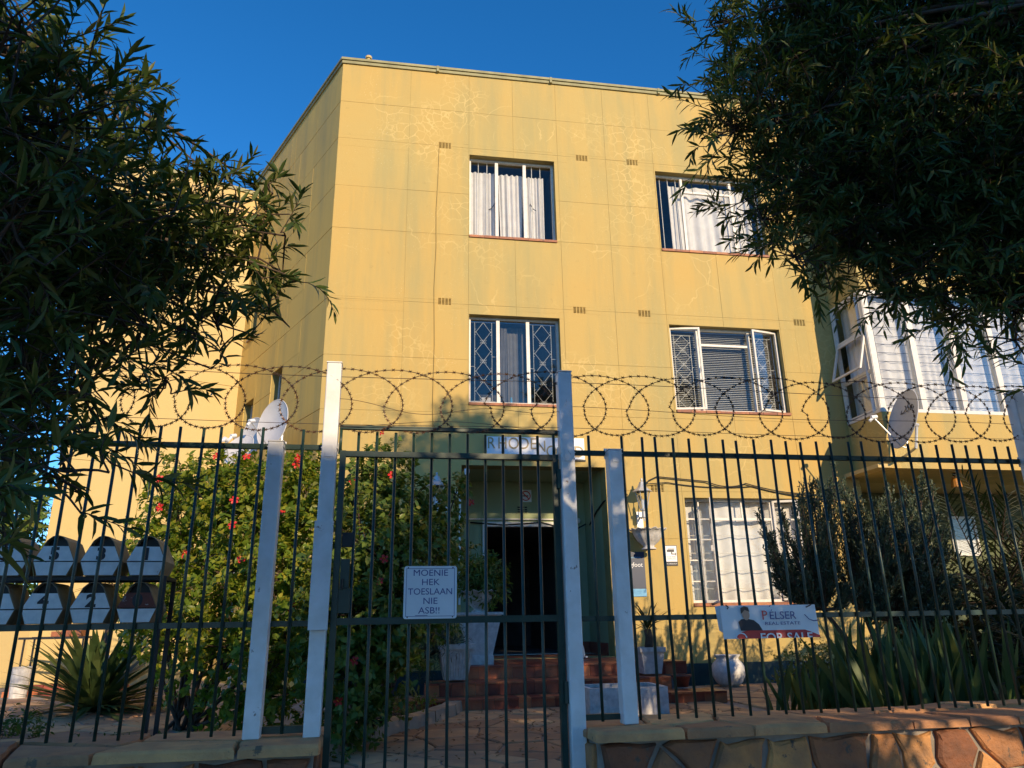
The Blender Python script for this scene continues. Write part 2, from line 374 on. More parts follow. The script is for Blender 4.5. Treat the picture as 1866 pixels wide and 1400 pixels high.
def slab_piece(name, poly, fn, gap, thick, mat_, parent, seed, rough=.3):
    """poly in 2-D; fn(u,v,h)->world; a stone with an irregular bevelled rim"""
    r = random.Random(seed); cx = sum(p[0] for p in poly)/len(poly); cy = sum(p[1] for p in poly)/len(poly)
    P = []
    for i, (x, y) in enumerate(poly):
        x2, y2 = poly[(i+1) % len(poly)]
        if math.hypot(x2-x, y2-y) < gap*1.2: continue
        P.append((x, y)); 
        if math.hypot(x2-x, y2-y) > gap*7:
            k = r.uniform(.35, .65); P.append((x+(x2-x)*k*.6+r.uniform(-1, 1)*gap*.8, y+(y2-y)*k*.6+r.uniform(-1, 1)*gap*.8)); k = .5+k*.6; P.append((x+(x2-x)*k+r.uniform(-1, 1)*gap*.8, y+(y2-y)*k+r.uniform(-1, 1)*gap*.8))
    if len(P) < 3: return None
    def shr(q, a):
        d = math.hypot(q[0]-cx, q[1]-cy); f = max(0.2, 1-a/max(d, 1e-4)); return (cx+(q[0]-cx)*f, cy+(q[1]-cy)*f)
    n = len(P); g = G(); V = []; ht = thick*(1+r.uniform(-.3, .3))
    tilt = (r.uniform(-.3, .3)*rough, r.uniform(-.3, .3)*rough)
    for a, h in ((gap*.7, -.01), (gap*.7, ht*.6), (gap*1.5, ht)):
        for q in P:
            x, y = shr(q, a+(r.uniform(0, gap*.35) if h > 0 else 0)); hh = h if h < 0 else h+((x-cx)*tilt[0]+(y-cy)*tilt[1])*.3+r.uniform(-1, 1)*thick*.08
            V.append(fn(x, y, hh))
    V.append(fn(cx, cy, ht+r.uniform(-.1, .15)*thick))
    F = []
    for k in range(2):
        for i in range(n): F.append((k*n+i, k*n+(i+1) % n, (k+1)*n+(i+1) % n, (k+1)*n+i))
    for i in range(n): F.append((2*n+i, 2*n+(i+1) % n, 3*n))
    g.add(V, F)
    return obj(name, g, mat_, parent)
# ---- path and paved yard
def paving():
    g = G(); g.sheet(lambda u, v: FA.P(-.3+4.6*u*1.0, 5.2-3.6*v, GZ-.004), 2, 2)
    p = obj('path', g, M_['mortar']); p['kind'] = 'structure'
    g = G(); g.hexa([FA.P(-.3, 7.2, -1.9), FA.P(4.6, 7.2, -1.9), FA.P(4.6, 5.2, -1.9), FA.P(-.3, 5.2, -1.9),
                     FA.P(-.3, 6.4, -1.59), FA.P(4.6, 6.4, -1.59), FA.P(4.6, 5.2, GZ-.006), FA.P(-.3, 5.2, GZ-.006)])
    o = obj('path_slope', g, M_['mortar']); o['kind'] = 'structure'
    for k, c in enumerate(cells(4.2, 3.5, .30, 3, 1.5)):
        slab_piece('flagstone', c, lambda x, y, h: FA.P(.3+x, 1.78+y, GZ+h), .014, .014, M_['flag'], p, k, .04)
    # right: pale crazy paving round the jar
    g = G(); g.sheet(lambda u, v: FA.P(4.5+2.0*u, 2.9-2.9*v, GZ-.006), 2, 2)
    p = obj('courtyard', g, M_['mortar']); p['kind'] = 'structure'
    for k, c in enumerate(cells(1.75, 2.8, .26, 5, 1.4)):
        slab_piece('paving_stone', c, lambda x, y, h: FA.P(4.7+x, .04+y, GZ+h), .012, .012, M_['flag'], p, k+500, .03)
    g = G(); g.sheet(lambda u, v: (-9+7.0*u, 5.4+7.6*v, GZ-.012+.02*v), 4, 4)
    p = obj('side_yard', g, M_['mortar']); p['kind'] = 'structure'
    for k, c in enumerate(cells(4.3, 5.6, .42, 9, 1.5)):
        slab_piece('paving_stone', c, lambda x, y, h: (-6.8+x, 5.6+y, GZ-.01+h), .02, .012, M_['flag'], p, k+900, .03)
    # kerb of the flower bed
    t = thing('stone_edging', 'low curved grey concrete edging between the flagstone path and the hibiscus bed', 'edging', (-.9, 6.8, GZ))
    pts = [(-.62, 8.15), (-.66, 7.6), (-.8, 7.1), (-1.0, 6.6), (-1.18, 6.1), (-1.3, 5.5), (-1.35, 4.9), (-1.36, 4.2)]
    for i in range(len(pts)-1):
        a, b = np.array(pts[i]), np.array(pts[i+1]); d = (b-a)/np.linalg.norm(b-a); n = np.array([-d[1], d[0]])*.085; a2 = a+d*.006; b2 = b-d*.006
        zt = GZ+.11+.01*math.sin(i*3)
        g = G(); g.hexa([(*(a2+n), GZ-.05), (*(a2-n), GZ-.05), (*(b2-n), GZ-.05), (*(b2+n), GZ-.05), (*(a2+n*.85), zt), (*(a2-n*.85), zt), (*(b2-n*.85), zt), (*(b2+n*.85), zt)])
        obj('kerb_block', g, M_['concrete'], t)
paving()
# ================================================================ the block of flats
B = thing('apartment_building', 'three storey yellow plastered apartment block with white framed windows and flat roof', 'building', FA.P(0, 0, GZ), FA.rz)
def rects(s0, s1, z0, z1, holes):
    ss = sorted({s0, s1, *[min(max(h[i], s0), s1) for h in holes for i in (0, 1)]}); zs = sorted({z0, z1, *[min(max(h[i], z0), z1) for h in holes for i in (2, 3)]})
    out = []
    for i in range(len(ss)-1):
        for j in range(len(zs)-1):
            a, b, c, d = ss[i], ss[i+1], zs[j], zs[j+1]; mx, mz = (a+b)/2, (c+d)/2
            if b-a < 1e-4 or d-c < 1e-4: continue
            if any(h[0] < mx < h[1] and h[2] < mz < h[3] for h in holes): continue
            out.append((a, b, c, d))
    return out
def wall(fr, svals, zvals, holes, sgn, m, thick=.28, pt=.012, gap=.0045, name='plaster_panel'):
    g = G()
    for a, b, c, d in rects(svals[0], svals[-1], zvals[0], zvals[-1], holes):
        g.box(fr, a, b, *(sorted((-thick*sgn, -pt*sgn))), c, d)
    obj('wall', g, M_['core'], B)
    for i in range(len(svals)-1):
        for j in range(len(zvals)-1):
            g = G(); e0 = 0 if i == 0 else gap; e1 = 0 if i == len(svals)-2 else gap
            for a, b, c, d in rects(svals[i]+e0, svals[i+1]-e1, zvals[j]+gap, zvals[j+1]-gap, holes):
                g.box(fr, a, b, *(sorted((-pt*sgn*1.02, (random.uniform(-.0012, .0012)))) if sgn > 0 else sorted((pt*1.02, random.uniform(-.0012, .0012)))), c, d)
            if g.v: obj(name, g, m, B)
W1 = (2.05, 3.43, 5.60, 7.08); W2 = (5.14, 6.98, 5.58, 7.06); M1 = (2.05, 3.42, 2.92, 4.32); M2 = (5.15, 6.98, 2.90, 4.31); GW = (5.15, 6.98, .14, 1.63)
REC = (1.95, 4.0, -.48, 2.05)
hol = [W1, W2, M1, M2, GW, REC]
VENTS = [(1.66, 7.21), (3.9, 7.19), (4.76, 7.19), (1.69, 4.5), (3.74, 4.47), (4.77, 4.47), (7.35, 4.45), (4.76, 1.76), (7.37, 1.73)]
sv = [0, 1.09, 2.04, 2.76, 3.49, 4.30, 5.12, 6.05, 7.0, 7.95]
zv = [GZ, -.02, 1.05, 1.72, 2.80, 3.60, 4.47, 5.62, 6.35, 7.20, 7.88, 8.60]
vh = [(a-.10, a+.10, z-.055, z+.055) for a, z in VENTS]
wall(FA, sv, zv, hol+vh, 1, M_['wall'], pt=.005, gap=.0018)
wall(SD, [0, 1.0, 2.0, 3.0, 4.12], [GZ, .6, 1.72, 2.8, 3.6, 4.47, 5.62, 6.35, 7.2, 7.88, 8.598], [(1.70, 2.22, 3.20, 3.93), (3.08, 3.62, 3.0, 3.74), (3.35, 3.75, 5.0, 6.1)], -1, M_['sidewall'])
wall(WG, [-2.6, -1.4, .02], [GZ, 1.0, 2.6, 4.2, 5.6, 7.0, 8.27], [], 1, M_['wing'])
g = G(); g.box(WG, -2.59, .3, -6, -.281, GZ, 8.26); obj('wing_wall', g, M_['wing'], B)
g = G(); g.box(WG, -2.63, .0, -6.03, .03, 8.272, 8.35); obj('parapet_cap', g, M_['cap'], B)
def prism(g, P2, z0, z1):
    n = len(P2); g.add([(p[0], p[1], z0) for p in P2]+[(p[0], p[1], z1) for p in P2], [tuple(range(n))[::-1], tuple(range(n, 2*n))]+[(i, (i+1) % n, n+(i+1) % n, n+i) for i in range(n)])
g = G(); prism(g, [FA.P(.05, -.05, 0), FA.P(13, -.05, 0), FA.P(13, -10, 0), SD.P(9, .05, 0)], 8.4, 8.55); obj('roof', g, M_['cap'], B)
for z0, z1, pr in ((8.602, 8.655, .025), (8.658, 8.70, .045)):
    g = G(); g.box(FA, -pr*.6, 7.9-pr, -.3, pr, z0, z1)
    g.box(SD, 0, 4.3, -pr, .3, z0+.0015, z1-.0015); obj('roof_flashing', g, M_['cap'], B)
# seams of the flashing
for k in range(4):
    g = G(); g.box(FA, 1.5+k*1.9, 1.54+k*1.9, -.2, .052, 8.60, 8.705); obj('flashing_joint', g, M_['cap'], B)
# plinth band
for q in ((4.3, 7.95), (0, 1.9)): g = G(); g.box(FA, *q, .001, .012, GZ, -.59); obj('plinth_band', g, M_['plinth'], B)
# air bricks
for a, z in VENTS:
    g = G(); g.box(FA, a-.1, a+.1, -.2, -.03, z-.055, z+.055, 1)
    for k in range(5): g.box(FA, a-.1+k*.2/4-.006*(k > 0)-.004*(k == 4), a-.1+k*.2/4+.008-.004*(k == 0)-.002, -.03, -.002, z-.055, z+.055)
    for k in range(6): g.box(FA, a-.099, a+.099, -.028, -.004, z-.055+k*.0205, z-.055+k*.0205+.007)
    obj('air_vent', g, [M_['wall'], M_['dark']], B)
# ---------------------------------------------------------------- windows
def curtain(fr, s0, s1, z0, z1, o, par, m='curtain', n=9, amp=.018, gather=0.0, ph=0.0):
    def fn(u, v):
        k = 1-gather*math.sin(math.pi*min(1, max(0, (1-v)*.9)))
        s = (s0+s1)/2+(u-.5)*(s1-s0)*(1-gather*(1-v)*.6)
        return fr.P(s, o+amp*math.sin(u*n*2*math.pi+ph+1.6*math.sin(u*7+ph)+v*.7)*(.5+.5*(1-v))+amp*.5*math.sin(u*31+ph*2), z0+(z1-z0)*v)
    g = G(); g.sheet(fn, 70, 10); return obj('curtain', g, M_[m], par, smooth=True)
def frame_bars(g, fr, s0, s1, z0, z1, t, o0, o1):
    g.box(fr, s0, s0+t, o0, o1, z0, z1); g.box(fr, s1-t, s1, o0, o1, z0, z1)
    g.box(fr, s0+t, s1-t, o0, o1, z0, z0+t); g.box(fr, s0+t, s1-t, o0, o1, z1-t, z1)
def grille(fr, s0, s1, z0, z1, o, par, n=4, vert=True):
    g = G(); r = .0045; P = lambda s, z: fr.P(s, o, z)
    i0, i1 = s0+(s1-s0)*.17, s1-(s1-s0)*.17; zb, zt = z0+.06, z1-.06
    g.tube([P(s0, zb), P(s1, zb)], r, 5); g.tube([P(s0, zt), P(s1, zt)], r, 5)
    g.tube([P(i0, zb), P(i0, zt)], r, 5); g.tube([P(i1, zb), P(i1, zt)], r, 5)
    g.tube([P(s0, zb+(zt-zb)*.43), P(i0, zb+(zt-zb)*.43)], r, 5); g.tube([P(i1, zb+(zt-zb)*.56), P(s1, zb+(zt-zb)*.56)], r, 5)
    m = (i0+i1)/2; h = (zt-zb)/n
    def curl(cs, cz, a0, a1, rr=.024):
        g.tube([P(cs+rr*math.cos(a0+(a1-a0)*k/6), cz+rr*math.sin(a0+(a1-a0)*k/6)) for k in range(7)], r*.9, 4)
    for k in range(n):
        a, b, c = zb+k*h, zb+(k+.5)*h, zb+(k+1)*h
        for q in (i0, i1):
            d = .02 if q < m else -.02
            g.tube([P(m, a), P(q+d, b), P(m, c)], r, 5)
            curl(q+d, b+.026, -math.pi/2, math.pi/2 if q > m else -3*math.pi/2, .022); curl(q+d, b-.026, math.pi/2, -math.pi/2 if q > m else 3*math.pi/2, .022)
        for dz in ((1,) if k == 0 else (-1, 1)):
            for dx in (-1, 1): curl(m+dx*.026, a+dz*.03, (math.pi if dx > 0 else 0), (math.pi if dx > 0 else 0)+dx*dz*1.0*math.pi*(1 if True else 1), .02)
    return obj('burglar_grille', g, M_['grille'], par)
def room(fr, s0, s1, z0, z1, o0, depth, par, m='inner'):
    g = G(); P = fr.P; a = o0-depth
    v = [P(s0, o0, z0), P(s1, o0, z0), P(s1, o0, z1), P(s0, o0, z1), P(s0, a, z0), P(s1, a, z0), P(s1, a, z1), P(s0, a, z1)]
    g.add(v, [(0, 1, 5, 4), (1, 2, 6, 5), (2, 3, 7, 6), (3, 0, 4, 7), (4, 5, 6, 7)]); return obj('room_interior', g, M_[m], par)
def sills(fr, s0, s1, z0, par, n):
    w = (s1-s0)/n
    for k in range(n):
        g = G(); d = random.uniform(-.002, .002)
        g.hexa([fr.P(s0+k*w+.002, .022+d, z0-.004), fr.P(s0+(k+1)*w-.002, .022+d, z0-.004), fr.P(s0+(k+1)*w-.002, -.16, z0), fr.P(s0+k*w+.002, -.16, z0),
                fr.P(s0+k*w+.002, .022+d, z0+.034+d), fr.P(s0+(k+1)*w-.002, .022+d, z0+.034+d), fr.P(s0+(k+1)*w-.002, -.16, z0+.05), fr.P(s0+k*w+.002, -.16, z0+.05)])
        obj('sill_tile', g, M_['sill'], par)
def pane(fr, s0, s1, z0, z1, o, par, m='glass'):
    g = G(); g.box(fr, s0, s1, o-.003, o+.003, z0, z1); return obj('pane', g, M_[m], par)
def casement(fr, hs, ho, w, z0, z1, ang, left, par, m='glass', bars=()):
    O = fr.P(hs, ho, 0); az0 = math.atan2(fr.T[0], fr.T[1]); f2 = Fr((O[0], O[1]), az0+(ang if left else -ang))
    a, b = (0, w) if left else (-w, 0)
    g = G(); frame_bars(g, f2, a, b, z0, z1, .03, -.012, .016)
    for q in bars: g.box(f2, a+.03, b-.03, -.01, .01, z0+(z1-z0)*q-.009, z0+(z1-z0)*q+.009)
    g.box(f2, (a+b)/2-.05 if False else (b-.025 if left else a+.003), (b-.003 if left else a+.025), -.05, -.012, (z0+z1)/2-.04, (z0+z1)/2+.04)
    c = obj('casement', g, M_['frame'], par)
    pane(f2, a+.03, b-.03, z0+.03, z1-.03, 0, par, m)
def stay(fr, s, z, par, d=1):
    g = G(); g.tube([fr.P(s, -.20, z), fr.P(s-.05*d, -.20, z-.09), fr.P(s-.10*d, -.20, z-.12)], .007, 5); obj('window_stay', g, M_['black'], par)
def vbars(fr, ss, z0, z1, o, par, hz=()):
    g = G()
    for s in ss: g.tube([fr.P(s, o, z0), fr.P(s, o, z1)], .007, 6)
    for (a, b, z) in hz: g.tube([fr.P(a, o, z), fr.P(b, o, z)], .006, 5)
    obj('burglar_bar', g, M_['frame'], par)
OF = -.13
def win(fr, box, name='window', mull=(.325, .655), transom=None, label=None, nt=6, mw=.05):
    s0, s1, z0, z1 = box; z0 += .045; w = s1-s0; g = G()
    frame_bars(g, fr, s0, s1, z0, z1, .035, OF-.025, OF+.02)
    ms = [s0+w*m for m in mull]
    for m in ms: g.box(fr, m-mw/2, m+mw/2, OF-.025, OF+.02, z0+.035, z1-.035)
    if transom: g.box(fr, ms[0]+mw/2, ms[1]-mw/2, OF-.02, OF+.017, z1-(z1-z0)*transom-.018, z1-(z1-z0)*transom+.018)
    r = obj('window', g, M_['frame'], B, label=label); sills(fr, s0, s1, box[2], r, nt); return r, s0, s1, z0, z1, ms
# top left
r, s0, s1, z0, z1, ms = win(FA, W1, label='top floor window over the entrance with white gathered curtains')
pane(FA, s0+.035, ms[0]-.025, z0+.035, z1-.035, OF, r); pane(FA, ms[0]+.025, ms[1]-.025, z0+.035, z1-.035, OF, r); pane(FA, ms[1]+.025, s1-.035, z0+.035, z1-.035, OF, r)
vbars(FA, [s0+.16, s0+.30, ms[1]+.13, ms[1]+.27], z0, z1, -.17, r)
curtain(FA, s0+.03, ms[0]-.02, z0, z1-.16, -.24, r, n=4, ph=.4); curtain(FA, ms[0]+.05, ms[1]-.0, z0, z1-.16, -.25, r, n=3.2, amp=.03, gather=.25, ph=2)
curtain(FA, ms[1]+.04, s1-.14, z0, z1-.18, -.24, r, n=4, gather=.1, ph=1.1)
stay(FA, ms[0]-.02, (z0+z1)/2-.02, r); stay(FA, ms[1]+.1, (z0+z1)/2+.02, r, -1)
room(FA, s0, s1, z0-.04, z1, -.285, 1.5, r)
# middle left: dark, ornate grilles
r, s0, s1, z0, z1, ms = win(FA, M1, label='middle floor window over the entrance, dark glass with scrolled white grilles at both sides')
for a, b in ((s0+.035, ms[0]-.025), (ms[0]+.025, ms[1]-.025), (ms[1]+.025, s1-.035)): pane(FA, a, b, z0+.035, z1-.035, OF, r, 'glassd')
grille(FA, s0+.035, ms[0]-.02, z0+.0, z1, -.165, r); grille(FA, ms[1]+.02, s1-.035, z0, z1, -.165, r)
curtain(FA, ms[0]+.03, ms[0]+.16, z0, z1-.1, -.26, r, 'curtain2', n=3); curtain(FA, ms[0]+.17, ms[1]-.03, z0, z1-.04, -.36, r, 'curtain2', n=5, amp=.006)
g = G(); g.box(FA, s0+.21, s0+.34, -.24, -.2, z0+.0, z0+.13); obj('carton', g, M_['curtain'], r)
g = G(); g.lathe(FA.P(ms[0]+.2, -.2, z0), [(0, 0), (.018, 0), (.018, .10), (.012, .12), (.012, .14), (0, .14)], 10); obj('spray_can', g, M_['cyan'], r)
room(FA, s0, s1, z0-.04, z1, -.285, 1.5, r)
# middle right: blinds, open casements
r, s0, s1, z0, z1, ms = win(FA, M2, mull=(.265, .735), transom=.2, nt=8, mw=.04, label='middle floor right hand window with white slatted blinds and open casements')
for a, b, c, d in ((ms[0]+.02, ms[1]-.02, z0+.035, z1-(z1-z0)*.2-.018), (ms[0]+.02, ms[1]-.02, z1-(z1-z0)*.2+.018, z1-.035)): pane(FA, a, b, c, d, OF, r)
casement(FA, s0+.02, OF+.03, ms[0]-s0, z0+.02, z1-.02, R(9), True, r); casement(FA, s1-.02, OF+.03, s1-ms[1]-.02, z0+.02, z1-.02, R(12), False, r)
grille(FA, s0+.05, ms[0]-.03, z0, z1-.05, -.165, r, 5); grille(FA, ms[1]+.03, s1-.08, z0, z1-.05, -.165, r, 5)
g = G()
for k in range(44):
    z = z1-.07-k*.030
    if z < z0+.02: break
    g.hexa([FA.P(s0+.05, -.235, z), FA.P(s1-.08, -.235, z), FA.P(s1-.08, -.255, z+.012), FA.P(s0+.05, -.255, z+.012), FA.P(s0+.05, -.235, z+.002), FA.P(s1-.08, -.235, z+.002), FA.P(s1-.08, -.255, z+.014), FA.P(s0+.05, -.255, z+.014)])
obj('blind', g, M_['blind'], r)
room(FA, s0, s1, z0-.04, z1, -.285, 1.2, r)
# top right
r, s0, s1, z0, z1, ms = win(FA, W2, mull=(.265, .735), transom=.2, nt=8, mw=.04, label='top floor right hand window partly behind the tree with white curtains drawn to the middle')
for a, b, c, d in ((s0+.035, ms[0]-.02, z0+.035, z1-.035), (ms[0]+.02, ms[1]-.02, z0+.035, z1-(z1-z0)*.2-.018), (ms[0]+.02, ms[1]-.02, z1-(z1-z0)*.2+.018, z1-.035), (ms[1]+.02, s1-.035, z0+.035, z1-.035)): pane(FA, a, b, c, d, OF, r)
vbars(FA, [s0+.13, s0+.27, s0+.41, s1-.15, s1-.3], z0, z1, -.17, r)
curtain(FA, s0+.3, s1-.1, z0, z1-.1, -.25, r, n=9, amp=.03, ph=1); room(FA, s0, s1, z0-.04, z1, -.285, 1.5, r)
# ground floor
r, s0, s1, z0, z1, ms = win(FA, GW, mull=(.25, .75), transom=.2, nt=8, mw=.04, label='ground floor window with white curtains and burglar bars, its left casement open')
g = G()
for q in (.2, .4, .6, .8):
    for a, b in ((s0+.035, ms[0]-.02), (ms[1]+.02, s1-.035)): g.box(FA, a, b, OF-.008, OF+.008, z0+(z1-z0)*q-.009, z0+(z1-z0)*q+.009)
g.box(FA, (ms[0]+ms[1])/2-.01, (ms[0]+ms[1])/2+.01, OF-.01, OF+.01, z1-(z1-z0)*.2+.018, z1-.035); g.box(FA, s0+.24, s0+.26, OF-.012, OF+.012, z0+.03, z1-.03)
obj('glazing_bar', g, M_['frame'], r)
casement(FA, ms[0]-.01, OF+.04, .30, z0+.02, z1-.02, R(62), False, r); casement(FA, ms[1]+.01, OF+.04, .36, z0+.02, z1-.02, R(20), True, r)
for a, b, c, d in ((s0+.035, ms[0]-.02, z0+.035, z1-.035), (ms[0]+.02, ms[1]-.02, z0+.035, z1-(z1-z0)*.2-.018), (ms[0]+.02, ms[1]-.02, z1-(z1-z0)*.2+.018, z1-.035)): pane(FA, a, b, c, d, OF, r)
vbars(FA, [], 0, 0, -.17, r, [(s0, s1, z0+(z1-z0)*q) for q in (.13, .3, .47, .64, .81)])
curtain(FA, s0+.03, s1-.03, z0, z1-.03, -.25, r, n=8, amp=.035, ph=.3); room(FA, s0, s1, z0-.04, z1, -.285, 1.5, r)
# side wall slit windows
for (a, b, c, d) in ((1.70, 2.22, 3.20, 3.93), (3.08, 3.62, 3.0, 3.74), (3.35, 3.75, 5.0, 6.1)):
    g = G(); frame_bars(g, SD, a, b, c, d, .03, .13, .16); r = obj('window', g, M_['frame'], B)
    pane(SD, a+.03, b-.03, c+.03, d-.03, .145, r, 'glassd'); g = G(); g.box(SD, a-.03, b+.03, -.04, .13, c-.03, c-.001); obj('sill', g, M_['concrete'], r)
    g = G(); P = SD.P; v = [P(a, .285, c), P(b, .285, c), P(b, .285, d), P(a, .285, d), P(a, 1.0, c), P(b, 1.0, c), P(b, 1.0, d), P(a, 1.0, d)]
    g.add(v, [(0, 1, 5, 4), (1, 2, 6, 5), (2, 3, 7, 6), (3, 0, 4, 7), (4, 5, 6, 7)]); obj('room_interior', g, M_['dark'], r)
# ---------------------------------------------------------------- entrance recess
a, b, c, d = REC; D = -1.25
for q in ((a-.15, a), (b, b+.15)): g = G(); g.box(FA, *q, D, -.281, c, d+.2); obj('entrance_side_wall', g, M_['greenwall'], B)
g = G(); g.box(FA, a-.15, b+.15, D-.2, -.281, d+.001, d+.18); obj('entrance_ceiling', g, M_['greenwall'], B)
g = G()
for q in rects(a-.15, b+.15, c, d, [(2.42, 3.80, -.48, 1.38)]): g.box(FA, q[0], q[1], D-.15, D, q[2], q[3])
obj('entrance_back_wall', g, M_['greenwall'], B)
g = G(); g.box(FA, 2.39, 2.45, D-.1, D+.03, -.48, 1.36); g.box(FA, 3.77, 3.83, D-.1, D+.03, -.48, 1.36); g.box(FA, 2.39, 3.83, D-.1, D+.035, 1.362, 1.43)
dr = obj('door_frame', g, M_['white'], B)
g = G(); P = FA.P
v = [P(2.42, D-.15, -.48), P(3.8, D-.15, -.48), P(3.8, D-.15, 1.38), P(2.42, D-.15, 1.38), P(2.42, -5, -.48), P(3.8, -5, -.48), P(3.8, -5, 1.38), P(2.42, -5, 1.38)]
g.add(v, [(0, 1, 5, 4), (1, 2, 6, 5), (2, 3, 7, 6), (3, 0, 4, 7), (4, 5, 6, 7)]); obj('corridor', g, M_['inner'], B)
f2 = Fr(FA.P(3.75, D-.1, 0)[:2], AZ-R(68)); g = G(); frame_bars(g, f2, -.68, 0, -.47, 1.34, .07, -.02, .02); g.box(f2, -.61, -.07, -.018, .018, .3, .37)
for k in range(5): g.box(f2, -.55+k*.11, -.535+k*.11, -.01, .01, .37, 1.27)
do = obj('door', g, M_['black'], B); g = G(); g.tube([f2.P(-.62, .03, .32), f2.P(-.62, .07, .32), f2.P(-.5, .07, .32)], .012, 6); obj('handle', g, M_['silver'], do)
for q in ((1.951, 2.385, D+.001, D+.01), (3.835, 3.979, D+.001, D+.01), (3.98, 3.999, D+.001, -.3)): g = G(); g.box(FA, *q, -.48, -.32); obj('skirting', g, M_['tile'], B)
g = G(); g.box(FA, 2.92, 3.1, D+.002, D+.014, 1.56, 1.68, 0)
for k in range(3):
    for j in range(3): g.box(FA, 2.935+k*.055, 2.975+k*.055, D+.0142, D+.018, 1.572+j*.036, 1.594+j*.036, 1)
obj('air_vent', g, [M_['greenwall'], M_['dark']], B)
g = G(); g.tube([FA.P(1.96, D+.03, 1.47), FA.P(3.86, D+.03, 1.47)], .012, 6); g.tube([FA.P(3.0, D+.03, 1.47), FA.P(3.0, D+.03, 1.53)], .01, 6); obj('conduit', g, M_['white'], B)
g = G(); g.lathe(FA.P(3.88, D+.04, 1.45), [(0, -.04), (.03, -.035), (.045, 0), (.03, .035), (0, .04)], 12); obj('bulkhead_light', g, M_['white'], B)
# ---------------------------------------------------------------- bay
BO = .82; BS = 7.90; BE = 13.0
for z0, z1 in ((1.94, 2.76), (4.68, 5.46), (7.35, 8.62)):
    g = G(); g.box(FA, BS, BE, -.3, BO, z0, z1); obj('bay_wall', g, M_['wall'], B)
g = G(); g.box(FA, BS-.03, BE, -.3, BO+.03, 8.622, 8.70); obj('roof_flashing', g, M_['cap'], B)
for z0 in (2.02, 4.84): 
    g = G(); g.box(FA, BS-.004, BS+.2, 0.002, BO+.004, z0, z0+.012); obj('wall_groove', g, M_['core'], B)
for z0, z1 in ((2.76, 4.68), (5.46, 7.35)):
    # front: posts every .68 m with louvre rods behind
    g = G(); g.box(FA, BS, BE, BO-.09, BO+.004, z0+.001, z0+.05); g.box(FA, BS, BE, BO-.09, BO+.004, z1-.06, z1-.001)
    k = 0
    while BS+k*.675 < BE:
        s = BS+k*.675; g.box(FA, s, s+.075, BO-.09, BO+.004, z0+.05, z1-.06); g.box(FA, s+.078, s+.10, BO-.05, BO-.01, z0+.05, z1-.06); k += 1
    r = obj('window', g, M_['frame'], B, label='long white mullioned window of the projecting bay')
    for j in range(k):
        s = BS+j*.675; pane(FA, s+.10, s+.675, z0+.05, z1-.06, BO-.035, r)
        curtain(FA, s-.02, s+.72, z0+.02, z1-.06, BO-.16-.03*(j % 2), r, n=4.5, amp=.022, gather=.06*(j % 2), ph=j*1.7)
    g = G(); nb = 14
    for j in range(1, nb): g.tube([FA.P(BS+.05, BO-.13, z0+(z1-z0)*j/nb), FA.P(BE, BO-.13, z0+(z1-z0)*j/nb)], .004, 4)
    obj('burglar_bar', g, M_['black'], r)
    # side: three sashes, the middle one open at the bottom
    f3 = Fr(FA.P(BS, 0, 0)[:2], AZ+R(90))       # runs from the wall towards the street along the bay's side; its +o faces left
    g = G(); a, b = .06, BO-.075; frame_bars(g, f3, .02, BO-.004, z0, z1, .04, -.05, .01)
    h = (z1-z0-.08)/3
    for j in (1, 2): g.box(f3, .06, BO-.044, -.045, .006, z0+.04+j*h-.02, z0+.04+j*h+.02)
    r2 = obj('window', g, M_['frame'], B, label='narrow side window of the bay with three sashes, the middle one tilted open')
    for j in (0, 2): 
        pane(f3, .06, BO-.044, z0+.04+j*h+.02, z0+.04+(j+1)*h-.02, -.02, r2)
        g = G(); frame_bars(g, f3, .062, BO-.046, z0+.062+j*h, z0+.018+(j+1)*h, .022, -.03, -.006); obj('sash', g, M_['frame'], r2)
    za, zb = z0+.04+h+.02, z0+.04+2*h-.02; t = .17; g = G(); V = []
    def sp(s, o, z): q = (zb-z)/(zb-za); return f3.P(s, o+t*q, z)
    for (p0, p1, q0, q1) in ((.06, .095, za, zb), (BO-.085, BO-.046, za, zb), (.095, BO-.085, za, za+.035), (.095, BO-.085, zb-.035, zb)):
        g.hexa([sp(p0, -.01, q0), sp(p1, -.01, q0), sp(p1, .02, q0), sp(p0, .02, q0), sp(p0, -.01, q1), sp(p1, -.01, q1), sp(p1, .02, q1), sp(p0, .02, q1)])
    ss = obj('sash', g, M_['frame'], r2)
    g = G(); g.add([sp(.09, .005, za+.03), sp(BO-.08, .005, za+.03), sp(BO-.08, .005, zb-.03), sp(.09, .005, zb-.03)], [(0, 1, 2, 3)]); obj('pane', g, M_['glass'], r2)
    curtain(f3, .05, BO-.05, z0+.02, z1-.05, -.14, r2, n=3, amp=.02, ph=2)
    g = G(); v = [P(BS+.18, BO-.22, z0), P(BE, BO-.22, z0), P(BE, BO-.22, z1), P(BS+.18, BO-.22, z1)]
    room(FA, BS+.001, BE, z0+.001, z1-.001, -.31, 1.2, r)
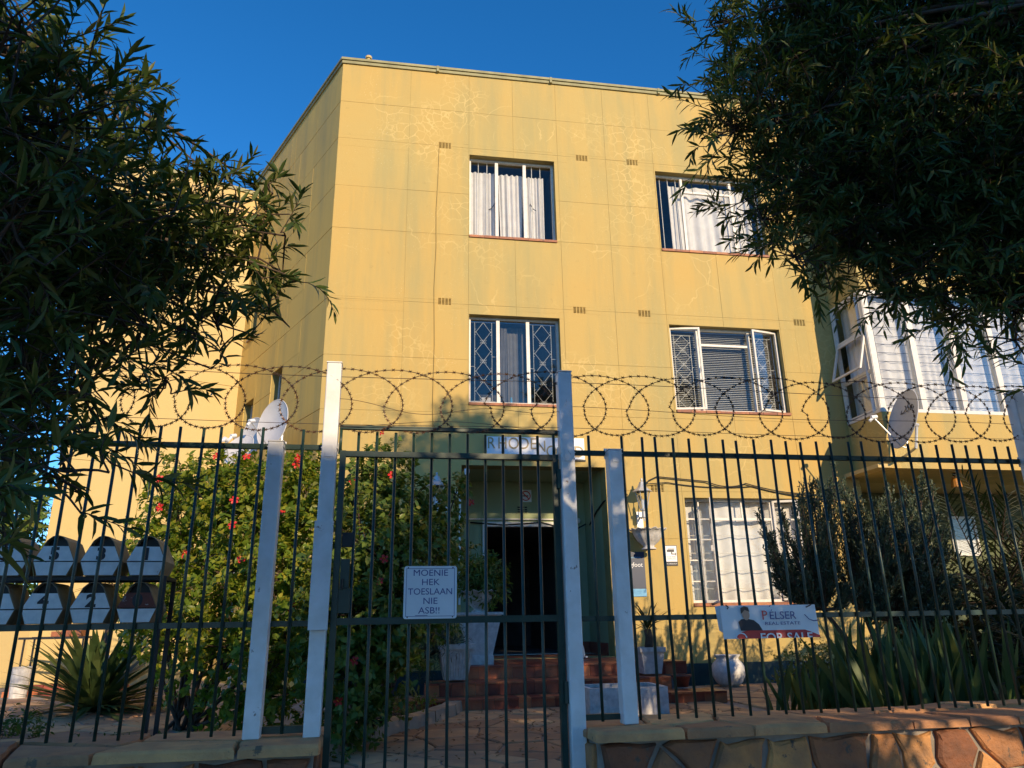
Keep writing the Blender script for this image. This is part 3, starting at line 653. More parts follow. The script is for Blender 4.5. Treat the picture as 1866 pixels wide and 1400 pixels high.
# porch under the bay
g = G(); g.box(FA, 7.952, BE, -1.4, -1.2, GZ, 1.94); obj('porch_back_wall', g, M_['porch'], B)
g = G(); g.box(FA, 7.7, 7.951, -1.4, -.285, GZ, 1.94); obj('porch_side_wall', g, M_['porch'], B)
g = G(); g.box(FA, 7.7, BE, -1.4, BO-.001, 1.945, 2.0); obj('porch_ceiling', g, M_['wing'], B)
g = G(); frame_bars(g, FA, 10.3, 10.8, .9, 1.55, .04, -1.199, -1.17); r = obj('window', g, M_['white'], B, label='small white framed window in the shaded porch'); pane(FA, 10.34, 10.76, .94, 1.51, -1.185, r)
curtain(FA, 10.35, 10.75, .94, 1.51, -1.196, r, n=3, amp=.002)
g = G(); g.tube([FA.P(9.1, .55, 1.94), FA.P(9.1, .55, 1.9)], .03, 10); g.lathe(FA.P(9.1, .55, 1.72), [(.0, .0), (.075, .01), (.06, .1), (.035, .17), (0, .18)], 12, 1)
t = obj('porch_light', g, [M_['black'], M_['orange']]); tag(t, 'small amber glass lamp hanging under the bay beside the porch', 'lamp')
# chimney pipe on the roof corner
g = G(); g.tube([FA.P(.38, -.25, 8.55), FA.P(.38, -.25, 8.98)], .035, 8); g.lathe(FA.P(.38, -.25, 8.96), [(0, 0), (.055, .0), (.055, .04), (0, .07)], 10)
obj('vent_pipe', g, M_['wing'], B)
# ---------------------------------------------------------------- cables on the front wall
def cable(pts, r, label, m='wire'):
    g = G(); g.tube(pts, r, 5); return tag(obj('cable', g, M_[m], smooth=True), label, 'cable')
fp = lambda s, z, o=.012: FA.P(s, o, z)
cable([fp(1.57, 7.15), fp(1.56, 6.6), fp(1.54, 6.0), fp(1.55, 5.4), fp(1.53, 4.7), fp(1.55, 3.8), fp(1.54, 3.0), fp(1.56, 2.1)], .006, 'thin yellow painted cable running down the wall left of the windows', 'wall')
def sag(s0, z0, s1, z1, d, o=.03, n=14): return [FA.P(s0+(s1-s0)*k/n, o, z0+(z1-z0)*k/n-d*4*(k/n)*(1-k/n)) for k in range(n+1)]
cable([FA.P(4.50, .10, 1.72), FA.P(4.62, .04, 1.86), FA.P(4.75, .03, 1.92)]+sag(4.75, 1.92, 5.5, 1.86, .0)[1:]+sag(5.5, 1.86, 6.1, 1.84, .06)[1:]+sag(6.1, 1.84, 7.85, 1.75, .10)[1:], .009, 'upper black cable draped along the wall from the right lantern above the ground floor window')
cable([FA.P(4.52, .06, 1.80), FA.P(4.9, .03, 1.84)]+sag(4.9, 1.84, 6.2, 1.80, .04, .02)[1:]+sag(6.2, 1.80, 7.8, 1.62, .06, .02)[1:], .007, 'lower black cable sagging along the wall above the ground floor window')
cable([FA.P(3.98, -.9, 1.35), FA.P(3.985, -.5, 1.5), FA.P(3.985, -.1, 1.58), FA.P(4.05, .02, 1.62), FA.P(4.3, .02, 1.66)], .012, 'black cable climbing the right cheek of the entrance recess')
cable([FA.P(2.2, D+.03, 1.42), FA.P(2.7, D+.04, 1.38), FA.P(3.3, D+.04, 1.42), FA.P(3.8, D+.04, 1.30), FA.P(3.96, D+.2, 1.38)], .012, 'black cable strung above the entrance door')
# ================================================================ steps
S = thing('entrance_steps', 'three red terracotta tiled steps leading up to the entrance landing', 'steps', FA.P(2.9, 1.6, GZ), FA.rz)
levels = [(1.90, 4.45, 1.30, -.48, -.615), (1.45, 4.12, 1.66, -.617, -.75), (1.12, 4.62, 1.95, -.752, GZ)]
g = G(); g.box(FA, 1.91, 4.44, -1.25, 1.285, GZ, -.497); g.box(FA, 1.46, 4.11, 1.2, 1.645, GZ, -.633); g.box(FA, 1.13, 4.61, 1.25, 1.935, GZ, -.768); obj('step_core', g, M_['mortar'], S)
rr = random.Random(4)
for (a, b, o, zt, zb) in levels:
    n = int((b-a)/.125); w = (b-a)/n
    for k in range(n):
        g = G(); d = rr.uniform(-.0015, .0015); g.box(FA, a+k*w+.002, a+(k+1)*w-.002, o-.016, o+d, zb, zt-.022); obj('riser_tile', g, M_['tile'], S)
        g = G(); g.box(FA, a+k*w+.0015, a+(k+1)*w-.0015, o-.37, o+.018+d, zt-.0195, zt+d); obj('tread_tile', g, M_['tile'], S)
    for e in (a, b):
        sg = -1 if e == a else 1
        for k in range(3):
            g = G(); g.box(FA, *sorted((e+sg*.001, e+sg*.014)), o-.02-(k+1)*.12, o-.023-k*.12, zb, zt-.022); obj('riser_tile', g, M_['tile'], S)
for i in range(10):
    for j in range(4):
        g = G(); g.box(FA, 1.96+i*.203, 2.155+i*.203, -1.2+j*.53, -.68+j*.53, -.496, -.482+rr.uniform(-.001, .001)); obj('floor_tile', g, M_['tile'], S)
# ================================================================ street fence
def bwall(s0, s1, label, seed, o_back=-.22, o_front=.24, zt=-.53):
    t = thing('boundary_wall', label, 'wall', FE.P((s0+s1)/2, .1, -1.6), FE.rz)
    g = G(); g.box(FE, s0, s1, o_back, o_front, -1.9, zt); obj('mortar_core', g, M_['mortar'], t)
    vis = max(s0, -3.6), min(s1, 5.2)
    for k, c in enumerate(cells(vis[1]-vis[0], 1.04, .20, seed, 1.05)):
        slab_piece('stone', c, lambda x, y, h: FE.P(vis[0]+x, o_front+h, -1.58+y), .019, .03, M_['stone'], t, seed*100+k, .35)
    # the end facing the gate
    e = s1 if s1 < 0 else s0; sg = 1 if s1 < 0 else -1
    for k, c in enumerate(cells(.44, 1.04, .2, seed+1, 1.0)):
        slab_piece('stone', c, lambda x, y, h: FE.P(e+sg*h, o_back+x, -1.58+y), .012, .02, M_['stone'], t, seed*300+k, .3)
    # coping slabs: crazy slabs in two rows
    for k, c in enumerate(cells(vis[1]-vis[0]+.03, .55, .19, seed+2, 2.0)):
        x0 = vis[0] if s1 < 0 else vis[0]-.03
        slab_piece('coping_slab', c, lambda x, y, h: FE.P(x0+x, o_back-.03+y, zt+.008+h), .010, .032, M_['cope'], t, seed*500+k, .10)
    return t
bwall(-8, -.60, 'low stone faced boundary wall with slab coping left of the gate', 21)
bwall(.66, 10, 'low stone faced boundary wall with slab coping right of the gate', 33)
def tube_mesh(name, r, h, n, m, point=0):
    g = G(); g.tube([(0, 0, 0), (0, 0, h)], r, n)
    me = bpy.data.meshes.new(name); me.from_pydata(g.v, [], g.f); me.materials.append(m)
    me.polygons.foreach_set('use_smooth', [len(p.vertices) == 4 for p in me.polygons]); return me
ME_P = tube_mesh('picket_bar', .0078, 1.43, 8, M_['bar'])
def fence(s_list, s0, s1, label, feet=True, o=.03):
    t = thing('steel_fence', label, 'fence', FE.P((s0+s1)/2, o, -.48), FE.rz)
    for s in s_list:
        r1, r2 = rng.normal(0, .004), rng.normal(0, .004)
        inst('picket', ME_P, t, Matrix.Translation(Vector(FE.P(s, o, -.478))) @ Matrix.Rotation(r1, 4, 'X') @ Matrix.Rotation(r2, 4, 'Y') @ Matrix.Diagonal((1, 1, 1+rng.normal(0, .003), 1)))
    for z in (.0, .862):
        g = G(); g.box(FE, s0, s1, o-.032, o-.008, z-.013, z+.013); obj('rail', g, M_['bar'], t)
    return t
ls = [-.973-.0975*k for k in range(0, 34)]
fl = fence(ls+[-.70, -.77] if False else ls+[-.765], -4.4, -.66, 'dark green steel bar fence on the wall left of the gate')
rs = [.749]+[.942+.0965*k for k in range(0, 46)]
fr_ = fence(rs, .65, 5.4, 'dark green steel bar fence on the wall right of the gate')
g = G(); g.box(FE, -.855, -.66, .0, .03, -.476, -.445); obj('bottom_rail', g, M_['bar'], fl)
g = G(); g.box(FE, .65, .84, .0, .03, -.472, -.445); obj('bottom_rail', g, M_['bar'], fr_)
g = G(); g.box(FE, .66, .90, -.035, -.012, -.01, .012); 
def post(s, top, label, bot=-.49, rust=()):
    t = thing('fence_post', label, 'post', FE.P(s, .05, bot), FE.rz)
    g = G(); h = .0375; g.box(FE, s-h, s+h, .012, .087, bot, top); o = obj('post_tube', g, M_['post'], t)
    bv = o.modifiers.new('b', 'BEVEL'); bv.width = .006; bv.segments = 2
    g = G(); g.box(FE, s-h-.002, s+h+.002, .010, .089, top+.0005, top+.006); obj('post_cap', g, M_['post'], t)
    g = G(); g.box(FE, s-h-.004, s+h+.004, .010, .0105, .83, .89); g.box(FE, s-.02, s+.02, .088, .091, .80, .86); g.box(FE, s-h-.003, s+h+.003, .0125, .0865, .846, .85); obj('weld_bracket', g, M_['post'], t)
    return t
post(-.891, .874, 'short white square fence post, leftmost in front of the hibiscus')
pg = post(-.628, 1.305, 'tall white square gate post with the lock plate, left of the gate', bot=-1.55)
post(.614, 1.303, 'tall white square gate post at the hinge side, right of the gate', bot=-1.55)
post(.876, .866, 'short white square fence post just right of the tall hinge post')
post(3.462, 1.285, 'tall white square fence post at the right edge, in front of the bay')
g = G(); g.box(FE, -.672, -.583, .088, .118, -.03, .475); g.box(FE, -.600, -.596, .1185, .121, -.03, .475); lp = obj('lock_plate', g, M_['post'], pg)
# gate
gt = thing('pedestrian_gate', 'dark green steel bar gate with a white notice, between two tall white posts', 'gate', FE.P(-.01, .03, -1.5), FE.rz)
g = G(); g.box(FE, -.577, -.547, .005, .04, -1.5, .845); g.box(FE, .540, .570, .005, .04, -1.5, .845)
g.box(FE, -.547, .540, .006, .038, .815, .843); g.box(FE, -.547, .540, .006, .038, -1.5, -1.47); obj('gate_frame', g, M_['bar'], gt)
g = G(); g.box(FE, -.547, .540, .006, .036, -.010, .022); obj('rail', g, M_['bar'], gt)
ME_G = tube_mesh('gate_bar', .0078, 2.44, 8, M_['bar'])
for k in range(12):
    s = -.487+.0955*k-.0955
    if k == 0: 
        continue
    if s > .52: break
    inst('gate_bar', ME_G, gt, Matrix.Translation(Vector(FE.P(s, -.005, -1.485))) @ Matrix.Rotation(rng.normal(0, .002), 4, 'X'))
ME_H = tube_mesh('gate_spike', .0078, .12, 8, M_['bar'])
for s in (-.5775, .552): inst('gate_bar', ME_H, gt, Matrix.Translation(Vector(FE.P(s, .02, .84))))
g = G(); g.box(FE, -.587+.002, .574, .0, .03, .962, .982); o = obj('gate_lintel', g, M_['bar'], gt)
g = G(); g.box(FE, -.546, -.49, -.02, .035, .045, .16); g.box(FE, -.543, -.50, -.03, .03, .162, .30); lk = obj('lock_box', g, M_['bar'], gt)
g = G(); g.tube([FE.P(-.53, .035, .20), FE.P(-.53, .06, .20), FE.P(-.53, .06, .16), FE.P(-.53, .035, .16)], .006, 6); g.box(FE, -.545, -.49, -.01, .02, .36, .43); obj('latch', g, M_['black'], lk, kind='stuff')
for z in (.71, -.34, -.9):
    g = G(); g.tube([FE.P(.574, .045, z-.05), FE.P(.574, .045, z+.05)], .017, 8); obj('hinge', g, M_['bar'], gt)
# razor wire coil
def coil(s0, s1, zc, R_, A, p, label, ph0):
    n = int((s1-s0)/p*40); V = G(); pts = []
    for i in range(n+1):
        ph = 2*math.pi*i/40; s = s0+p*ph/2/math.pi
        wob = .012*math.sin(s*3.1)+.008*math.sin(s*7.7)
        cyc = math.floor(ph/2/math.pi+.25); ir = random.Random(int(cyc)).uniform(-1, 1)
        pts.append(FE.P(s+A*(1+.09*ir)*math.sin(ph)+wob, .05+.035*math.sin(ph+.6), zc(s)+(R_+.011*ir)*math.cos(ph)))
    c = G(); c.tube(pts, .0022, 4, cap=False)
    o = obj('razor_wire', c, M_['razor']); tag(o, label, 'razor wire')
    b = G(); acc = 0; step = .033; rb = random.Random(3)
    for i in range(len(pts)-1):
        a, q = pts[i], pts[i+1]; L = np.linalg.norm(q-a); acc += L
        if acc > step:
            acc -= step; t = (q-a)/L; n_ = np.cross(t, [0.16, -.98, 0]); n_ /= np.linalg.norm(n_)+1e-9; d = FE.N*.5
            for sx, sy in ((1, 1), (1, -1)):
                e = n_*.0105*sy+t*.010; m1 = a-e; m2 = a+e; wd = np.cross(t, n_)*.0035; w2 = t*.0035
                b.add([m1, a+w2+wd, m2, a-w2-wd], [(0, 1, 2, 3)]); b.add([m1, a+w2-wd, m2, a-w2+wd], [(0, 1, 2, 3)])
    obj('barb', b, M_['razor'], o, kind='stuff')
p_ = .2685; s_l = .501-.27-14*p_
coil(s_l, 4.6, lambda s: 1.118+.008*math.sin(s*2)+.028*min(1, max(0, (s-.9)))-.035*max(0, (-s-1.0))*.3, .168, .247, p_, 'flat coil of barbed razor wire looping along the top of the whole fence', 0)
def strand(s0, s1, zf, label, r=.0018, o=.05, n=60, m='razor', barbs=0):
    g = G(); g.tube([FE.P(s0+(s1-s0)*k/n, o, zf(s0+(s1-s0)*k/n)) for k in range(n+1)], r, 4); x = obj('wire_strand', g, M_[m]); tag(x, label, 'wire')
strand(-4, 5, lambda s: 1.245+.01*math.sin(s*1.7)-.004*s, 'straight tension wire strung through the upper part of the razor coil')
strand(-4, 5, lambda s: .985+.006*math.sin(s*2.3), 'straight tension wire strung through the bottom of the razor coil', .0014)
strand(-.6, .62, lambda s: 1.10-.04*(1-((s-.0)/.6)**2)+.02*math.sin(s*9), 'loose thin wire sagging between the two tall gate posts', .0014, .06)
strand(.62, 3.4, lambda s: 1.105+.012*math.sin(s*2.5)-.01*s, 'loose thin wire strung across the coil right of the gate', .0014, .06)
strand(-.62, .62, lambda s: .99+.02*math.cos(s*5), 'thin wire wound along the bar above the gate', .0014, .045)
# ---------------------------------------------------------------- signs on the fence
def plate(g, fr, s0, s1, z0, z1, o, t=.003, m=0, rnd=0): g.box(fr, s0, s1, o, o+t, z0, z1, m)
sA, zA = FE.px(737, 1032, .045); sB, zB = FE.px(832, 1127, .045)
ns = thing('gate_notice', 'white square notice with black capitals wired to the gate bars', 'sign', FE.P((sA+sB)/2, .04, zB), FE.rz)
g = G(); n = 5; rad = .012; pts = []
for cx_, cz_, a0 in ((sA+rad, zB+rad, 180), (sB-rad, zB+rad, 270), (sB-rad, zA-rad, 0), (sA+rad, zA-rad, 90)):
    for k in range(5): a = R(a0+k*22.5); pts.append((cx_+rad*math.cos(a), cz_+rad*math.sin(a)))
V = [FE.P(a, .041, b) for a, b in pts]+[FE.P(a, .045, b) for a, b in pts]; N_ = len(pts)
g.add(V, [tuple(range(N_))[::-1], tuple(range(N_, 2*N_))]+[(i, (i+1) % N_, N_+(i+1) % N_, N_+i) for i in range(N_)]); obj('plate', g, M_['signw'], ns)
g = G(); q = .011
for a, b, c, d in ((sA+q, sB-q, zB+q, zB+q+.002), (sA+q, sB-q, zA-q-.002, zA-q), (sA+q, sA+q+.002, zB+q+.002, zA-q-.002), (sB-q-.002, sB-q, zB+q+.002, zA-q-.002)): g.box(FE, a, b, .0452, .0458, c, d)
obj('border_line', g, M_['bluei'], ns)
H = zA-zB; cs = (sA+sB)/2
for k, (tx, sz) in enumerate((('MOENIE', .043), ('HEK', .043), ('TOESLAAN', .043), ('NIE', .043), ('ASB!!', .043))):
    text('lettering', tx, sz, face_M(FE, cs-.004*(k == 4), .0455, zA-.047-k*.0447), M_['bluei'], ns, .0006, sx=1.12 if k != 2 else 1.03)
g = G(); g.box(FE, cs-.072, cs-.012, .0455, .046, zA-.047-4*.0447-.010, zA-.047-4*.0447-.0075); obj('underline', g, M_['bluei'], ns)
g = G()
for a in (sA+.02, sB-.02):
    for b in (zA-.008, zB+.008): g = G(); g.lathe(FE.P(a, .046, b), [(0, .003), (.003, .002), (.003, -.002), (0, -.003)], 6); obj('screw', g, M_['black'], ns)
# estate agent's board
s1, z1 = FE.px(1308, 1104, .06); s2, z2 = FE.px(1478, 1104, .06); s3, z3 = FE.px(1326, 1166, .06); s4, z4 = FE.px(1494, 1160, .06)
sl, sr = (s1+s3)/2-.005, (s2+s4)/2+.01; zt, zb = (z1+z2)/2+.003, (z3+z4)/2
es = thing('estate_agent_board', 'white and red estate agent board folded over the fence rail beside the juniper', 'sign', FE.P((sl+sr)/2, .06, zb), FE.rz)
W_ = sr-sl; H_ = zt-zb; lean = .03
fe2 = Fr(FE.P(0, .055, 0)[:2], AZ)
def bd(s, z, o=0): return FE.P(sl+s*W_, .058+o+lean*(1-z)*.3, zb+z*H_)
g = G(); g.sheet(lambda u, v: bd(u, v, .004*math.sin(u*6)), 14, 3); g.sheet(lambda u, v: bd(u, v, .004*math.sin(u*6)-.002), 14, 3); obj('panel', g, M_['signw'], es)
g = G(); g.add([bd(0, 1, .0), bd(.05, .15, -.035), bd(.0, .25, -.045), bd(-.03, .98, -.03)], [(0, 1, 2, 3)]); obj('back_panel', g, M_['signw'], es)
def flat(poly, m, name, o=.006, lab=None):
    g = G(); c = (sum(p[0] for p in poly)/len(poly), sum(p[1] for p in poly)/len(poly))
    V = [bd(a, b, o+.004*math.sin(a*6)) for a, b in poly]+[bd(c[0], c[1], o+.004*math.sin(c[0]*6))]; n = len(poly)
    g.add(V, [(i, (i+1) % n, n) for i in range(n)]); return obj(name, g, M_[m], es)
flat([(.14, 0), (.15, .12), (.18, .2), (.24, .24), (.85, .24), (.93, .15), (1, .06), (1, 0)], 'red', 'red_band')
flat([(.17+.06*math.cos(a), .03+.16*max(0, math.sin(a))) for a in np.linspace(0, math.pi, 12)], 'signw', 'white_disc', .0075)
flat([(.17+.045*math.cos(a), .03+.12*max(0, math.sin(a))) for a in np.linspace(0, math.pi, 12)], 'red', 'red_disc', .009)
flat([(.175, .24), (.16, .5), (.19, .58), (.25, .6), (.32, .55), (.37, .42), (.40, .24)], 'ink', 'printed_jumper', .0075)
flat([(.245+.038*math.cos(a), .72+.17*math.sin(a)) for a in np.linspace(0, 2*math.pi, 14)[:-1]], 'skin', 'printed_face', .0085)
flat([(.195, .74), (.195, .92), (.235, .98), (.275, .94), (.285, .8), (.265, .87), (.23, .88), (.21, .78)], 'hairp', 'printed_hair', .0095)
def bmt(s, z, o): 
    p = bd(s, z, o); m = face_M(FE, 0, 0, 0); m.translation = Vector(p); return m
text('lettering', 'P', .066, bmt(.405, .56, .011), M_['red'], es, .0006, 'LEFT', 1.0)
text('lettering', 'ÉLSER', .055, bmt(.485, .57, .011), M_['bluei'], es, .0006, 'LEFT', 1.08)
text('lettering', 'REAL ESTATE', .022, bmt(.43, .40, .011), M_['bluei'], es, .0005, 'LEFT', 1.55)
text('lettering', 'FOR SALE', .060, bmt(.36, -.10, .011), M_['signw'], es, .0006, 'LEFT', 1.15, 0, .0008, .10*H_)
g = G(); g.tube([bd(.86, .7, .012), bd(.9, .56, .012), bd(.95, .50, .012), bd(1.0, .52, .012)], .0022, 4); g.tube([bd(.5, .95, .012), bd(.515, 1.0, .012)], .002, 4); obj('swoosh', g, M_['bluei'], es)
g = G(); g.tube([bd(.07, .9, .0), bd(.075, .95, .012), bd(.06, 1.02, .0)], .003, 5); g.tube([bd(.9, .92, .0), bd(.93, .97, .012), bd(.96, 1.0, .0)], .003, 5); obj('cable_tie', g, M_['black'], es)
# ---------------------------------------------------------------- signs on the building
nb = thing('name_board', 'pale house name board with faded gold letters above the entrance', 'sign', FA.P(2.97, .03, 2.15), FA.rz)
g = G(); g.box(FA, 2.27, 3.70, .01, .035, 2.15, 2.455); obj('board', g, M_['signw'], nb)
for k, (ch, s, z) in enumerate((('R', 2.36, 2.285), ('H', 2.52, 2.285), ('O', 2.68, 2.285), ('D', 2.83, 2.285), ('E', 2.96, 2.285), ('N', 3.07, 2.25), ('O', 3.22, 2.18), ('O', 3.36, 2.18), ('R', 3.49, 2.18), ('D', 3.62, 2.18))):
    text('letter', ch, .235, face_M(FA, s, .036, z), M_['gold'], nb, .006, 'CENTER', .85)
g = G(); g.box(FA, 2.25, 3.72, .008, .02, 2.128, 2.148); obj('lower_strip', g, M_['black'], nb)
g = G(); 
sm = thing('no_smoking_sign', 'small square no smoking sign high on the back wall of the entrance', 'sign', FA.P(3.07, D+.01, 1.72), FA.rz)
g = G(); g.box(FA, 2.98, 3.16, D+.004, D+.010, 1.74, 1.93); obj('plate', g, M_['signw'], sm)
g = G(); c = (3.07, 1.835); g.tube([FA.P(c[0]+.07*math.cos(a), D+.012, c[1]+.07*math.sin(a)) for a in np.linspace(0, 2*math.pi, 25)], .008, 4, cap=False); g.tube([FA.P(c[0]-.05, D+.012, c[1]+.05), FA.P(c[0]+.05, D+.012, c[1]-.05)], .008, 4); obj('red_ring', g, M_['red'], sm)
g = G(); g.box(FA, 3.02, 3.11, D+.0102, D+.0115, 1.825, 1.842); obj('cigarette', g, M_['ink'], sm)
# broadband poster (mascot left out)
ps = thing('fibre_poster', 'dark blue and pale blue fibre internet poster on the wall right of the entrance', 'poster', FA.P(4.30, .02, .28), FA.rz)
s1, z1 = FA.px(1128, 1006, .014); s2, z2 = FA.px(1179, 1087, .014)
g = G(); g.box(FA, s1, s2, .006, .014, z2, z1, 0); obj('panel', g, M_['navy'], ps)
g = G(); g.box(FA, s1, s2, .0142, .0155, z2, z2+.10); obj('pale_band', g, M_['cyan'], ps)
text('lettering', 'Frogfoot', .085, face_M(FA, s2-.03, .015, z1-.20), M_['signw'], ps, .0008, 'RIGHT'); text('lettering', 'connected to', .04, face_M(FA, s2-.05, .015, z1-.085), M_['cyan'], ps, .0008, 'RIGHT')
g = G(); g.tube([FA.P(s1+.06+.03*math.cos(a), .016, z1-.17+.03*math.sin(a)) for a in np.linspace(0, 2*math.pi, 15)], .004, 4, cap=False); g.tube([FA.P(s1+.04, .016, z1-.19), FA.P(s1+.06, .016, z1-.15), FA.P(s1+.075, .016, z1-.18)], .003, 4); obj('round_logo', g, M_['signw'], ps)
# cctv warning
cc = thing('cctv_sign', 'small white camera surveillance sign left of the ground floor window', 'sign', FA.P(4.9, .02, .66), FA.rz)
s1, z1 = FA.px(1211, 994, .014); s2, z2 = FA.px(1236, 1031, .014); w_ = s2-s1
g = G(); g.box(FA, s1, s2, .004, .012, z2, z1); obj('plate', g, M_['ink'], cc)
g = G(); g.box(FA, s1+.008, s2-.008, .0122, .0135, z2+.055, z1-.008); obj('white_panel', g, M_['signw'], cc)
g = G(); m_ = (s1+s2)/2; g.box(FA, m_-.06, m_+.045, .0137, .015, z1-.09, z1-.06); g.box(FA, m_-.045, m_+.05, .0137, .0148, z1-.055, z1-.045); g.box(FA, m_, m_+.015, .0137, .015, z1-.125, z1-.092); g.box(FA, m_+.016, m_+.06, .0137, .015, z1-.125, z1-.113); g.box(FA, m_+.061, m_+.07, .0137, .015, z1-.14, z1-.10); obj('camera_symbol', g, M_['ink'], cc)
text('lettering', '24 HR VIDEO', .022, face_M(FA, m_, .014, z1-.165), M_['ink'], cc, .0006); text('lettering', 'SURVEILLANCE', .018, face_M(FA, m_, .014, z1-.19), M_['ink'], cc, .0006)
text('lettering', 'IN OPERATION', .021, face_M(FA, m_, .0127, z2+.018), M_['signw'], cc, .0006)
# ---------------------------------------------------------------- lanterns, camera
def lantern(s, z, label):
    t = thing('wall_lantern', label, 'lantern', FA.P(s, .0, z-.35), FA.rz, 'silver carriage lanterns beside the entrance')
    c = FA.P(s, .20, z)
    g = G(); g.lathe(c, [(.0, .30), (.012, .30), (.018, .27), (.012, .255), (.035, .25), (.045, .22), (.07, .17), (.135, .12), (.14, .112), (.10, .11)], 6); obj('roof_cap', g, M_['silver'], t)
    g = G()
    for k in range(6):
        a = math.pi*k/3; g.tube([(c[0]+.10*math.cos(a), c[1]+.10*math.sin(a), c[2]+.11), (c[0]+.05*math.cos(a), c[1]+.05*math.sin(a), c[2]-.13)], .006, 4)
    g.lathe(c, [(.055, -.13), (.055, -.145), (.03, -.15), (.03, -.24), (.012, -.25), (.008, -.29), (0, -.295)], 10); obj('cage', g, M_['silver'], t)
    g = G(); g.lathe(c, [(.094, .11), (.046, -.13)], 6); obj('glass', g, M_['glass'], t)
    g = G(); g.lathe(c, [(0, -.12), (.02, -.12), (.022, -.02), (0, .02)], 8); obj('bulb', g, M_['signw'], t)
    g = G(); g.box(FA, s-.045, s+.045, .001, .018, z-.36, z-.14); obj('back_plate', g, M_['silver'], t)
    g = G(); g.tube([FA.P(s, .018, z-.22), FA.P(s, .10, z-.24), FA.P(s, .16, z-.22), FA.P(s, .195, z-.2)], .014, 6); obj('arm', g, M_['silver'], t)
lantern(4.46, 1.56, 'silver carriage lantern on the wall right of the entrance, above the fluted planter')
lantern(1.60, 1.60, 'silver carriage lantern left of the entrance, half hidden by the hibiscus')
cm = thing('security_camera', 'small white security camera at the top left corner of the entrance', 'camera', FA.P(2.02, .05, 1.95), FA.rz)
g = G(); g.lathe(FA.P(2.02, .05, 1.90), [(0, 0), (.028, .005), (.035, .04), (.035, .085), (0, .09)], 10); obj('body', g, M_['signw'], cm)
g = G(); g.lathe(FA.P(2.02, .05, 1.895), [(0, 0), (.02, .0), (.02, .006)], 8); obj('lens', g, M_['ink'], cm)
g = G(); g.tube([FA.P(1.75, .02, 1.3), FA.P(1.75, .02, 1.62), FA.P(1.80, .02, 1.66), FA.P(1.90, .02, 1.66), FA.P(1.93, .02, 1.62), FA.P(1.93, .02, .2)], .014, 6); tag(obj('wall_pipe', g, M_['white']), 'white pipe bent over the wall between the left lantern and the entrance', 'pipe')
# ---------------------------------------------------------------- satellite dishes
def dish(c, face, r, label, arm=True, txt=None, m='dish', shadow=None, mount=None):
    """c centre, face = unit vector it looks along"""
    f = Vector(face).normalized(); t = thing('satellite_dish', label, 'satellite dish', c, math.atan2(f.y, f.x)-math.pi/2)
    X = Vector((0, 0, 1)).cross(f).normalized(); Y = f.cross(X); c = Vector(c)
    def L(u, v, w_): return c+X*u+Y*v+f*w_
    g = G()
    def sh(a, b, o): rr_ = b*r; return L(rr_*math.cos(2*math.pi*a)*.93, rr_*math.sin(2*math.pi*a)*1.05, o+.22*(rr_*rr_)/(r)*.9)
    g.sheet(lambda a, b: sh(a, b, 0), 36, 8); g.sheet(lambda a, b: sh(a, b, -.008), 36, 8)
    g.tube([sh(k/36, 1, -.004) for k in range(37)], .007, 5, cap=False); obj('reflector', g, M_[m], t, smooth=True)
    g = G(); e = L(0, -r*.25, r*1.15); g.tube([L(0, -r*1.0, .0), L(0, -r*.98, .06), e], .011, 6); obj('feed_arm', g, M_['silver'], t)
    g = G(); g.tube([e-f*.03+Y*.03, e+f*.04+Y*.0], .03, 10); g.tube([e+f*.02, e+f*.06-Y*.06], .02, 8); obj('receiver', g, M_['signw'], t)
    g = G(); g.tube([L(0, -.1*r, -.02), L(0, -.1*r, -.14)], .03, 8); mp = mount if mount is not None else tuple(L(0, -r*1.1, -.2)); g.tube([L(0, -.1*r, -.12), L(0, -r*.9, -.14), mp], .02, 8); g.tube([L(0, -r*.1, -.03), L(0, -r*1.0, -.01)], .012, 6); obj('mount', g, M_['silver'], t)
    if txt:
        mm = Matrix(((-X.x, Y.x, f.x, 0), (-X.y, Y.y, f.y, 0), (-X.z, Y.z, f.z, 0), (0, 0, 0, 1))) if False else Matrix(((X.x, Y.x, f.x, 0), (X.y, Y.y, f.y, 0), (X.z, Y.z, f.z, 0), (0, 0, 0, 1)))
        p = L(0, r*.30, .026); mm.translation = p; text('lettering', txt, .17, mm, M_['ink'], t, .001, 'CENTER', 1.1, .2)
    return t
def dirv(az, el): return (math.sin(R(az))*math.cos(R(el)), math.cos(R(az))*math.cos(R(el)), math.sin(R(el)))
_s, _z = FA.px(1655, 766, 1.22); dc = FA.P(_s, 1.22, _z)
dish(dc, dirv(268, 16), .40, 'large grey satellite dish on the front of the bay, facing left', txt='DStv', mount=tuple(FA.P(_s+.15, BO, _z-.42)))
p1 = at(503, 775, 9.6); p2 = at(464, 800, 10.2); p3 = at(436, 823, 9.4)
dish(p1, dirv(214, 6), .33, 'rightmost of three pale satellite dishes behind the hibiscus', m='dishw', mount=(p1[0]+.1, p1[1]+.1, GZ))
dish(p2, dirv(216, 6), .29, 'middle of three pale satellite dishes behind the hibiscus', m='dishw', mount=(p2[0]+.1, p2[1]+.1, GZ))
dish(p3, dirv(200, 30), .24, 'lowest and leftmost of three pale satellite dishes behind the hibiscus', m='dishw', mount=(p3[0]+.1, p3[1]+.2, GZ))
